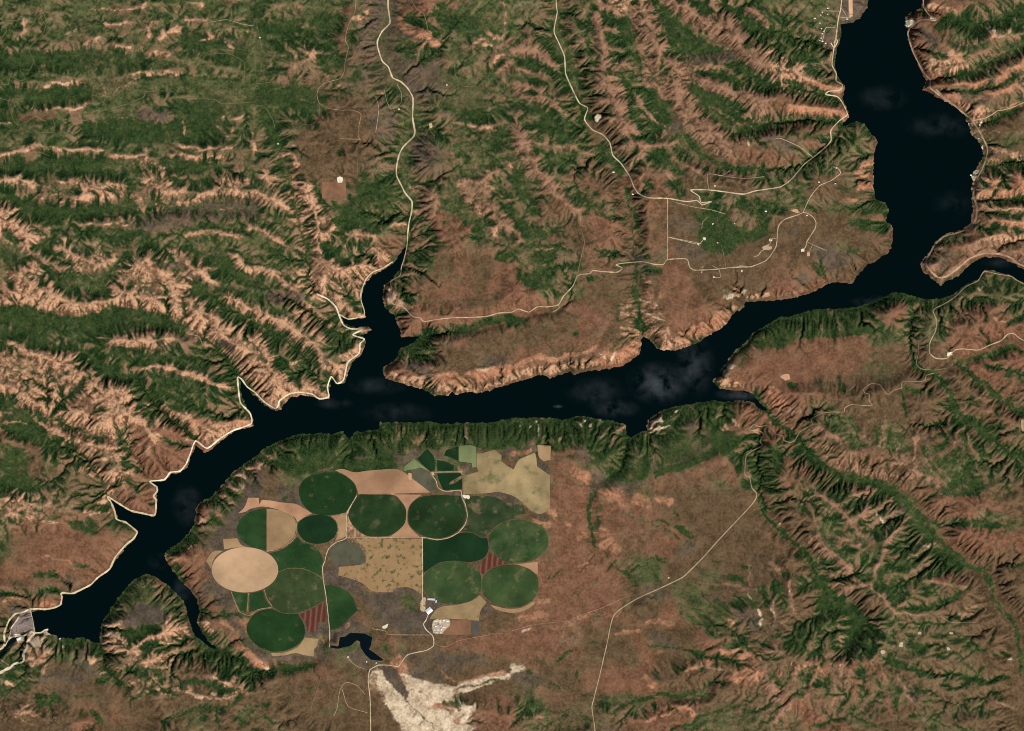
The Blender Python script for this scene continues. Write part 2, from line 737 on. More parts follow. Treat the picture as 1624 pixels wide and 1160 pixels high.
'H': """
b 60 780,60 900,50
f 16 790,75 830,80
t 60 950,30 1100,20 1217,60
t 24 850,140 940,90
k 60 860,60 830,90
r 160 60,110 160,180
k 90 320,50 360,60
f 60 240,110 260,130
k 60 160,170 180,170
g 44 340,10 420,30
t 26 60,250 160,230
f 130 40,420 140,370 250,360 380,380 470,390
f 60 200,330 400,300 500,310
g 44 100,400 180,390
f 60 400,300 480,260 600,240
r 70 600,300 560,340
b 60 560,290 500,370
f 22 665,250 680,300 675,380 680,440 690,520 700,590 780,610
f 60 740,280 830,270 800,290
f 26 660,420 700,440
f 130 60,460 10,450
r 200 80,530 250,500 400,500
r 120 420,460 460,470
o 26 420,440 450,450
g 60 490,450 520,460
m 90 480,560 560,620
r 170 60,560 200,580
r 60 0,720 100,640 200,660 360,670
o 60 20,700 60,760
t 14 200,660 300,650
p 20 70,625 95,635
f 20 100,670 140,665
r 60 180,740 300,720
t 26 60,800 150,790
f 14 50,840 160,830 260,800 330,790
f 24 0,800 60,850 130,910
f 30 130,910 180,990 250,1040 330,1090
f 40 340,1110 450,1130 560,1150
f 90 30,1000 100,970
f 70 250,1130 350,1110
r 110 110,1110 130,1060
p 14 920,240 1000,220
g 60 880,280 950,250
f 30 1070,180 1080,230
f 44 1150,190 1200,220
g 70 1020,180 1120,230
f 40 960,260 1060,270
r 110 950,360 1060,330 1120,370
r 110 900,430 1010,420
g 60 830,340 830,430
o 14 1080,350 1160,400
o 10 850,440 860,370
f 24 1140,380 1217,330
r 60 1217,400 1150,420
g 30 900,560 1000,545 1100,510 1160,480
f 22 900,570 960,620 1060,680 1150,740 1217,800
f 22 1040,575 1130,590 1217,620
r 60 1040,640 1217,700
r 26 1100,560 1200,580
r 160 1000,760 1120,800
f 16 790,610 850,670 890,760 950,830
f 34 960,830 1030,880 1100,940 1217,1010
f 26 1100,880 1180,880
f 26 640,680 700,700 780,700
f 16 630,700 640,770 660,820
f 60 820,790 900,820 920,880
f 34 740,870 830,860
f 22 910,830 860,920 800,980
f 26 920,840 930,950 960,1040
f 30 720,980 820,960
f 30 800,1060 900,980
f 40 960,1050 880,1140
f 34 940,930 1040,980 1130,1000
f 50 900,1100 1000,1130
f 40 1000,960 1060,1060
f 30 1060,1110 1120,1060
f 24 1140,1000 1190,1060
f 34 390,830 420,880
f 34 520,880 530,960
g 34 580,900 580,990
g 30 610,920 620,1000
g 24 670,930 670,1000
g 24 640,900 640,1000
p 6 600,960 620,1000
p 6 640,980 660,1000
f 24 430,1020 560,1040
g 26 380,930 460,960
t 14 560,830 520,960
t 60 210,870 350,920
g 10 200,930 360,940
t 12 170,950 360,990
t 40 300,1040 420,1050 470,1080
t 60 330,1060 540,1110
t 60 560,1030 700,1020
b 60 700,900 700,1060
t 20 700,900 700,1060
r 60 560,1010 440,1010
t 40 680,1090 800,1130""",
'I': """
t 60 60,40 140,60
t 44 60,110 140,130
f 26 0,150 100,170 200,200
f 26 60,220 160,220
p 4 190,162 280,165
f 60 480,30 500,90
f 60 540,190 580,200
f 60 350,180 440,190
f 34 470,270 500,280
t 44 470,80 520,20
r 60 600,40 660,70
r 120 560,260 460,330
t 14 400,120 520,120
r 200 150,260 260,300
o 14 200,330 330,340 360,380
f 34 170,415 260,415
f 24 360,370 420,370
k 60 340,450 370,460
f 26 0,500 100,490 270,480
g 20 120,510 280,500
r 44 0,540 120,540 260,560
o 22 190,560 250,560
k 60 0,580 50,570
f 60 620,560 660,520 700,470
m 120 680,440 640,470
f 22 640,540 680,480 760,480
g 34 780,520 860,560
f 26 720,560 850,560
k 130 660,600 740,610
k 80 700,560 780,590
f 46 600,690 680,670 760,660
g 60 540,570 600,560
p 22 500,640 560,650
p 30 490,690 560,700
t 60 500,740 580,740
t 60 780,640 860,620
t 60 800,690 870,660
t 34 640,740 860,690
f 18 680,740 800,730 880,710
o 14 580,620 640,540
t 24 560,770 660,780
f 60 480,800 500,850
g 100 300,770 400,780
f 44 240,720 380,740 460,790
f 60 300,830 420,860
g 26 250,740 280,700
p 110 170,740 200,760
t 70 160,800 200,860
t 34 60,770 100,760
p 20 60,730 150,700
p 10 100,760 20,790
g 60 60,790 20,740
f 60 20,960 60,900
g 70 60,900 100,870
p 14 20,930 60,940
g 34 160,900 180,840
k 120 300,880 400,890 460,930
k 100 280,930 360,930
f 26 260,940 280,930
f 60 480,910 520,900
p 14 480,880 500,880
p 26 430,815 440,830
t 26 560,860 600,850
f 40 590,880 610,870
r 60 540,960 540,1060
r 60 500,1080 600,1100
f 40 520,870 560,900 570,920
f 60 200,1010 260,1000
f 18 340,990 500,990
f 22 440,1060 480,1110
f 26 480,1020 500,1060
t 60 80,1060 160,1070
t 40 620,940 660,1000
t 14 740,800 900,830
t 30 660,830 760,800
f 20 640,870 760,880
f 22 760,760 900,740
f 14 840,760 920,820
t 34 700,860 740,900
b 60 940,840 980,810
f 90 960,720 1000,800 1100,840 1180,870
g 60 1040,690 1080,720
f 34 950,590 1060,595 1170,605
p 14 950,640 1000,650
t 34 960,640 1010,680
o 40 1050,640 1180,680
t 60 1000,900 1130,940
g 24 1020,640 1100,700
o 60 800,330 860,350
r 130 880,420 940,450
f 60 830,380 860,420
k 60 1060,420 1000,370
k 90 1000,480 1080,500
f 34 880,930 1000,920 1060,960 1130,970
t 34 760,980 900,960
p 12 900,980 960,1000
p 12 1000,970 1080,990
t 30 1060,1000 1140,980
f 16 780,1110 880,1060 1000,1030 1060,1050 1130,1010 1160,980
f 34 1180,890 1217,930
f 14 1030,1060 1040,1150
f 16 620,1010 720,960 840,980
g 60 1180,1060 1140,1100
p 20 930,130 960,150
p 12 950,180 1000,190
t 40 960,160 1020,180
g 70 1000,50 1050,60
f 60 800,300 880,270 930,230
g 60 930,200 980,260
p 10 930,270 900,300
k 80 1020,240 1080,170
k 60 1150,90 1170,60
b 40 960,240 1000,230""",
'J': """
k 60 100,30 0,10
k 44 40,60 200,50
k 150 420,310 400,450
k 110 560,560 640,560
b 90 480,560 580,620
k 200 700,520 730,560
f 60 700,540 740,540
f 22 540,700 560,760
g 44 600,720 560,780
k 120 700,640 640,610
o 24 650,720 680,760
b 100 640,700 640,740
k 100 720,740 780,700
f 60 300,800 330,770
g 40 290,740 300,720
f 60 0,920 60,900 160,860 300,850
f 34 20,900 130,930
r 60 60,830 200,820 280,820
r 60 0,830 60,860
o 40 0,790 60,870
k 40 260,700 280,700
b 110 1000,590 1160,620
k 70 900,600 1080,560
r 110 900,770 1100,740
k 150 800,830 1000,840
k 120 980,810 900,870
f 12 480,750 410,780 380,790
g 20 380,790 480,760
g 20 520,790 580,830
k 90 460,820 520,800
g 30 640,820 600,820
o 40 680,870 700,840
o 40 660,830 680,820
b 110 300,950 360,940
r 60 300,1000 260,1050
f 20 240,960 270,960
b 200 100,980 200,1060
f 16 0,1030 60,1020
f 26 0,1090 40,1090 120,1150
g 26 460,880 480,900
g 30 330,1060 420,1060
o 34 560,880 580,880
p 50 550,900 600,980
o 26 560,960 580,900
p 90 610,920 680,1060 740,1150
k 70 640,880 680,920
k 40 700,960 715,1000
p 100 720,1020 800,1100 850,1150
o 26 700,900 760,960 850,960
p 16 700,880 720,920
p 40 780,970 900,960 1020,940 1120,900 1217,880
o 22 940,880 1080,880 1160,890
p 24 830,990 940,980
k 16 940,960 1040,950 1130,920 1217,900
o 44 860,1040 940,1060 980,1100
g 34 960,1060 900,1020
t 26 960,1000 980,980
r 130 1100,960 1140,1050
r 100 1060,1100 1160,1120
b 60 1010,1010 1080,940
t 16 880,1110 960,1150
k 8 720,1020 780,1070 850,1150
r 60 640,1020 560,1000
b 60 600,1120 600,1070""",
'K': """
r 120 240,60 260,160
f 20 400,10 370,50 365,120 380,180 390,270
f 14 390,270 440,310 480,370 560,430
f 22 490,390 540,410
k 60 440,0 560,0
o 60 430,20 500,30
o 46 480,60 540,80
o 60 600,50 640,80
o 44 700,50 740,60
o 34 180,120 200,110
o 26 100,160 180,170
o 26 260,170 280,175
o 60 420,210 480,230
o 34 540,230 580,220
o 44 440,270 500,290
o 34 320,240 360,240
t 22 340,300 420,320
o 22 380,360 420,370
r 200 300,380 400,420
r 200 600,180 700,260
f 16 700,160 860,210
f 22 770,100 790,120
f 26 800,190 860,230
g 44 600,340 700,380
g 60 600,440 680,400
k 44 640,470 680,460
g 30 500,350 540,360
f 22 690,330 740,350
k 60 800,300 860,270
g 20 420,60 400,200
o 44 120,600 160,620
t 10 40,680 160,660
o 20 380,600 260,640
t 14 270,650 320,650
t 60 200,740 300,710
r 200 60,750 100,780
k 60 700,510 620,520
g 34 850,500 900,600
k 36 900,560 960,520
f 34 1040,430 1090,440
f 22 1100,380 1130,390
f 16 980,540 1010,550
t 14 940,450 1060,470 1120,490
t 12 1040,500 1130,490 1180,480
p 8 1125,360 1130,440 1125,500 1140,540
t 18 1130,490 1130,380
o 44 860,610 940,610 1040,640
f 34 1040,560 1060,540
g 60 960,560 1060,600
k 80 1100,590 1140,640
f 20 860,640 960,660 1040,650
p 16 1180,580 1180,640
f 34 1190,480 1217,540
o 20 640,640 760,640
r 60 480,620 600,640
o 24 490,700 600,685
r 60 900,720 960,690
k 60 680,720 760,740
f 10 640,750 740,760 860,780 900,790
f 20 870,790 1000,810 1080,830
t 10 700,780 780,770
o 34 1000,780 1100,760
f 16 820,600 860,640
f 14 120,840 240,810 290,770
f 20 370,735 400,735
g 26 400,620 380,640
b 90 500,760 560,820
r 90 360,900 340,930
f 12 320,870 310,910
o 44 640,910 660,930
o 34 800,860 940,830
o 44 1100,800 1217,790
t 16 900,860 1100,850
o 60 1060,900 1160,880
f 30 900,960 960,920 1000,930
f 22 730,990 820,980 940,990
f 12 420,1000 600,1000 740,980
r 60 740,1090 860,1040
o 22 760,1060 820,1040 860,1080
f 14 760,1150 900,1090 1000,1060
g 40 820,1140 1000,1110
f 18 1100,1060 1180,1050
k 60 440,1080 400,1140
k 60 440,1100 470,1150
p 44 20,870 60,880
k 34 90,880 20,890
f 18 80,880 100,880
f 8 130,910 230,950 300,980 390,990
t 6 190,915 220,930 250,960
g 90 60,1060 130,1000
t 8 60,1085 130,1080
f 34 60,1060 80,1020
r 60 140,980 300,1010
b 100 260,1100 320,1060
g 26 150,1130 170,1060
f 12 20,1100 60,1050""",
'L': """
f 60 190,20 240,60
f 90 330,30 400,80
f 60 440,60 520,50 600,40
f 12 600,10 660,60 700,120 760,190 830,260 900,330 970,370
t 26 250,30 330,90 400,130
g 70 270,160 330,180
t 14 330,230 440,270
f 16 320,150 300,220 320,270
t 14 220,120 240,220
f 16 150,80 180,100
b 130 60,120 160,180
r 44 20,230 60,260
p 6 20,170 60,175
r 60 700,20 660,0
r 120 760,80 900,100 1100,110
f 60 900,0 980,0
f 26 740,50 860,20
f 40 800,165 900,160 980,160 1080,185
r 120 860,250 1000,240
g 60 1000,130 1180,170
r 100 1000,340 900,300
f 34 480,150 520,100 550,120
f 26 440,170 500,220
f 22 540,190 560,160
p 5 520,120 540,160 530,220
f 40 620,150 670,90
f 44 690,180 740,190
f 16 640,250 760,220
f 26 560,290 680,270 780,240
p 8 690,270 820,270
t 20 650,150 600,230 550,290
t 16 370,210 480,230
f 22 330,290 430,290
g 60 330,310 400,350
f 34 420,400 430,420
g 90 480,330 460,420
t 34 200,240 280,310 380,380
t 26 380,380 420,430
t 12 500,420 540,320 550,290
f 90 560,400 640,380 680,340
f 70 700,300 780,330
f 90 800,350 900,360
k 44 740,360 730,380
f 60 560,440 660,460
f 30 620,560 680,490 760,460 800,440
f 24 660,575 780,560 830,530 900,500
f 12 900,490 960,470
t 12 720,440 820,430 950,470
b 60 640,430 700,460
t 14 550,520 600,460
f 14 130,330 180,300 240,400 300,500 360,560
f 60 160,460 230,450
f 34 240,350 320,360
t 12 260,430 380,400
m 60 400,450 520,520
t 60 320,490 380,470
g 70 540,600 570,680
b 90 440,570 500,560
t 14 480,460 560,540 600,580
t 8 600,580 600,610
f 8 598,610 600,730
f 110 280,590 340,570 320,650
f 150 180,700 300,690 420,700
f 110 420,650 480,700
f 90 120,730 220,770
f 60 380,580 440,640
f 22 450,620 520,620
b 14 340,640 345,780
b 14 410,770 420,720
g 8 250,560 240,620 200,680 140,720
m 30 230,740 280,720
t 22 0,360 60,390 100,440 120,560
p 8 95,430 105,520 125,570
p 9 20,540 25,640
g 60 40,500 90,560
f 40 30,460 60,480
f 18 20,660 140,680
f 18 30,710 120,700
b 60 60,640 180,580
t 8 60,760 0,860
r 110 60,830 160,880
r 90 100,930 120,1010
o 14 110,830 180,830
o 14 240,830 250,900
p 8 340,840 340,890
t 10 345,790 350,860
t 10 405,790 400,860 360,940
r 60 330,890 400,920
t 60 140,960 200,900
r 34 500,800 540,900
f 22 560,820 640,830 700,860 760,880 850,870 950,890 1010,920 1140,890
f 34 960,900 1060,910
f 26 640,840 700,840
f 16 570,860 660,900
f 22 680,740 780,750
f 16 740,800 860,790 920,770
f 14 860,620 960,610
f 16 920,760 1000,770 1060,790 1160,800
g 60 640,660 700,700
f 16 780,900 860,960
f 12 820,900 880,970 940,970 1040,1000
g 26 440,860 460,930
f 14 300,1070 360,1030 410,990
f 14 200,1140 300,1110
t 16 940,575 990,560
t 10 900,600 960,600
f 14 960,590 1020,570
f 10 1000,380 1050,440 1060,540 1140,600 1200,710 1200,880
f 10 970,370 1040,390 1217,370
b 200 1100,480 1160,560
b 100 1000,680 1100,660
r 60 900,440 840,430
t 10 1100,620 1170,680
b 170 900,1030 1100,1060
f 14 660,1070 740,1090 860,1130
f 10 860,1130 960,1140
f 26 480,1080 520,1060
f 12 440,1100 560,1150
f 16 700,960 760,970
g 40 600,960 680,960
k 60 620,920 700,1000
t 60 20,800 30,780
t 30 100,1040 40,1100"""}

# valley and creek lines: width in map px, points
VALLEYS = """
22 Z 645,396 652,370 655,300 640,270 637,240 655,200 655,160 625,125 605,70 618,0 615,-150
16 Z 1019,533 1014,480 1010,440 1003,370 995,320 985,275 965,250 940,205 918,160 905,100 885,60 880,-150
22 Z 1215,650 1240,675 1261,690 1285,720 1335,750 1385,764 1414,774 1451,811 1494,861 1537,897 1567,917 1577,954 1611,994 1617,1073 1630,1290
14 Z 1448,470 1443,520 1448,560 1460,585 1480,592 1500,615 1515,650 1560,690 1624,735 1790,800
12 Z 1480,590 1510,572 1560,560 1624,530 1790,500
10 Z 1515,575 1560,610 1600,640 1640,665 1790,720
14 Z 1215,650 1200,720 1205,790 1230,835 1278,874 1298,907 1314,940 1345,960 1361,985 1340,1030
14 Z 1337,200 1310,230 1270,262 1217,267 1145,260 1112,250 1085,230 1062,187 1045,143 1025,100 1000,50 985,-60
11 Z 1337,194 1284,190 1218,197 1162,200 1122,173 1102,133 1088,83 1058,50 1040,-40
9 Z 1325,152 1300,150 1218,133 1180,110 1129,60 1079,30
9 Z 1326,80 1284,65 1240,50 1200,40 1150,5
11 Z 380,600 377,594 360,567 330,540 297,520 267,510 200,497 133,505 50,505 -50,500
12 Z 540,500 519,475 496,454 489,420 483,387 463,300 439,233 420,160 406,90 400,-50
8 Z 309,705 290,677 253,650 215,600 170,590 133,560
9 Z 241,764 225,740 200,700 150,690 67,660 0,640
10 Z 172,788 160,760 130,724 67,690 0,667 -100,640
9 Z 523,617 500,600 480,560 430,525 406,510 380,495
9 Z 583,523 540,530 500,500 450,470 406,455
9 Z 666,534 700,530 760,520 830,500 880,490
10 Z 354,1031 400,1065 440,1060 500,1045 530,1015
8 Z 158,1020 165,1060 200,1090
7 Z 600,1070 640,1100 690,1150 700,1290
12 Z -160,170 0,155 150,150 250,130 406,145 500,150
10 Z -160,300 0,310 60,330 150,335 240,325 400,330
10 Z -160,100 40,95 150,90 260,95
9 Z -160,260 50,262 200,262 350,262
9 Z 1481,440 1530,400 1624,380 1790,360
9 Z 1470,126 1530,118 1624,70 1790,40
9 Z 1541,200 1580,190 1624,160 1790,120
8 Z 1548,270 1600,255 1790,260
8 Z 1542,320 1624,312 1790,300
8 Z 1465,15 1540,40 1624,18 1790,10
8 Z 554,697 560,715
9 Z 994,690 990,740 940,770 935,800 942,870 990,910 1010,950
8 Z 870,1075 940,1100 1020,1105 1120,1100"""
LOWRELIEF = """
110 Z 600,1085 650,1130 700,1170
50 Z 700,1090 830,1070
60 Z 620,-100 630,30 625,120 680,120 740,160
240 Z 420,900 520,830 640,820 760,800 860,830
200 Z 450,960 600,950 760,960 860,960
120 Z 480,850 480,980
200 Z 900,960 960,850 1080,800 1120,880
200 Z 880,1030 960,1020 1040,950
90 Z 700,450 760,440
110 Z 760,540 860,530 960,500 1000,480
110 Z 1080,420 1160,420 1300,400 1350,350
90 Z 1080,350 1060,490
100 Z 1200,570 1320,560 1400,560
90 Z 30,890 120,880 180,850
90 Z 120,1080 200,1130
70 Z 1320,20 1340,10
60 Z 1530,50 1500,20
70 Z 1600,215 1700,215
50 Z 235,975 220,950
120 Z 700,1040 800,1060 900,1040
120 Z 560,1110 500,1080
50 Z 1140,690 1080,720"""
COVER.update({
'M': """
g 0 10,520 150,330 300,190 450,90 640,10 660,70 560,150 470,240 300,340 270,420 260,520 170,640 60,760 -60,900 -150,900 -60,700
f 150 900,40 1200,60 1500,40
f 130 560,120 760,180 900,230 1100,180
f 120 1250,120 1400,100 1620,60
f 110 1250,200 1500,230 1624,200
f 90 700,280 820,260
k 90 1320,180 1440,160
k 60 960,240 1050,230
k 60 1400,60 1540,80
t 26 760,210 850,205
g 60 1110,100 1170,150
k 150 350,420 430,340 460,300
b 110 520,300 500,430 560,470
m 90 620,320 720,390
k 110 620,460 700,520
f 26 635,525 660,500
k 90 280,570 180,700
k 110 60,860 40,960
b 60 440,540 420,600
g 70 500,60 430,170
g 70 180,290 330,200 440,110
g 90 20,500 120,400 200,360
g 110 30,700 60,600 150,520
f 60 130,360 60,460
f 70 380,140 320,230
p 14 430,100 550,160
p 14 640,10 700,60
p 16 400,190 460,220
p 40 320,180 380,220
p 14 250,200 340,260
p 26 190,280 270,330
p 14 220,240 300,290
t 22 270,250 400,250
p 14 220,380 270,420
t 16 150,400 220,450
p 12 70,400 200,440
t 14 20,460 120,500
t 22 50,480 60,520
t 20 120,560 170,600
t 16 0,630 90,660
t 30 20,670 60,690
f 40 140,440 180,480
f 50 20,560 80,580""",
'N': """
f 200 0,60 200,100 0,200
f 120 500,20 900,60 1300,40 1624,40
f 60 550,60 1000,40 1400,100 1624,90
o 60 340,30 380,60
k 60 460,70 420,120
g 50 300,130 440,80
k 60 150,190 200,260
k 60 250,230 440,130
p 18 540,60 620,40
p 14 690,20 700,50
p 16 800,40 850,60
p 16 900,50 940,60
p 16 1040,60 1090,80
k 90 560,140 560,200
k 90 1180,130 1240,160
k 90 1380,90 1440,110
o 34 1210,180 1290,160 1380,160
r 44 1190,270 1240,300
k 60 1480,260 1560,330
k 60 1200,560 1300,620
r 60 1340,650 1420,710
o 34 1440,800 1560,830
o 60 1580,700 1620,740
k 60 1460,740 1520,760
k 70 620,540 720,540
b 60 440,330 470,360
t 40 740,300 800,330
t 30 660,440 740,400 780,370
k 60 830,260 820,330
k 26 230,400 260,470""",
'O': """
k 130 30,220 100,400 130,500
r 60 0,470 30,560
f 26 30,530 200,550
o 50 220,640 280,600
k 60 150,600 250,700
r 60 0,640 120,720 230,820
g 90 60,760 120,850
k 60 250,740 350,850 470,930
o 60 230,820 330,930 420,1000
f 130 60,920 200,980 300,1060
p 26 480,1040 510,1060
f 60 640,1050 780,1050 920,1040
f 80 420,1110 520,1090
k 60 500,960 700,960 880,950
k 90 950,830 1000,960
r 60 1040,770 1140,800
r 70 1300,560 1440,620
o 20 1120,680 1240,655
k 120 1150,690 1100,720
k 120 1450,420 1500,520
k 90 1080,160 1060,240
g 60 1250,870 1150,900 1330,830
b 120 1500,860 1600,900
m 90 1150,960 1250,1050
r 60 970,1000 1000,1100
r 90 760,1120 900,1100 1150,1120
p 60 1470,1090 1500,1150
k 60 1590,1100 1610,1150
k 60 1400,1030 1500,1000
r 44 1340,790 1390,800""",
'Q': """
k 200 160,450 250,540 100,560
g 110 240,430 280,450
k 150 200,640 300,690
g 80 280,830 60,850
r 60 130,800 160,840
b 160 420,830 340,800
r 120 650,830 850,860 1100,800
k 130 560,990 800,1000 950,980
b 90 560,780 600,770
k 110 1000,540 1080,520
b 130 1040,620 1200,600
r 120 1200,700 1400,780 1600,760
r 60 450,1080 560,1090
o 60 180,1040 280,1060 200,960
o 40 1080,1090 1200,1110
p 50 1240,1040 1330,1050
p 30 900,1130 1150,1130
f 26 1410,1085 1420,1090
o 40 1290,580 1440,590
o 44 1450,420 1560,400
r 70 1550,300 1560,200
p 20 1330,700 1370,690
b 90 1500,1000 1590,1020
k 60 100,1130 140,1080
p 40 220,1110 240,1150
p 40 0,1060 20,1090""",
'S': """
b 150 60,80 200,60 500,50
f 50 40,20 800,10
o 40 60,90 300,90
r 90 600,150 800,120
o 20 600,180 740,200
b 150 60,250 60,400
f 60 130,400 100,540
m 90 250,800 150,900
p 60 460,620 520,720
t 60 420,820 560,850
f 90 250,1010 350,1080
f 44 100,1080 140,1120
g 110 700,700 900,680 1050,640
f 60 980,720 1100,700
p 14 820,820 900,760
o 34 480,880 650,920
g 90 900,850 800,800
t 60 430,1000 560,1000
b 90 700,1010 900,1030
k 60 1160,900 1240,830
g 60 700,880 1000,930""",
'Z': """
f 46 430,700 520,705 560,690
f 30 480,730 540,720
f 36 640,695 760,690 880,690 960,680
g 20 700,60 760,110 800,150
g 24 820,60 900,120
f 26 0,60 60,100 0,150
f 30 300,60 380,80
f 26 440,40 520,70
g 30 860,280 960,330
g 24 1230,280 1330,240
g 24 1240,320 1330,330
g 22 700,340 780,300
f 20 1450,470 1400,465
g 40 1330,1080 1420,1100
g 34 1150,1010 1080,930
m 50 1240,1060 1330,1120
m 60 1500,1060 1560,1110
m 40 900,1140 1000,1120
m 30 1540,640 1600,760
g 26 1300,640 1360,700
g 26 1540,90 1600,60
g 20 1550,220 1600,230"""})
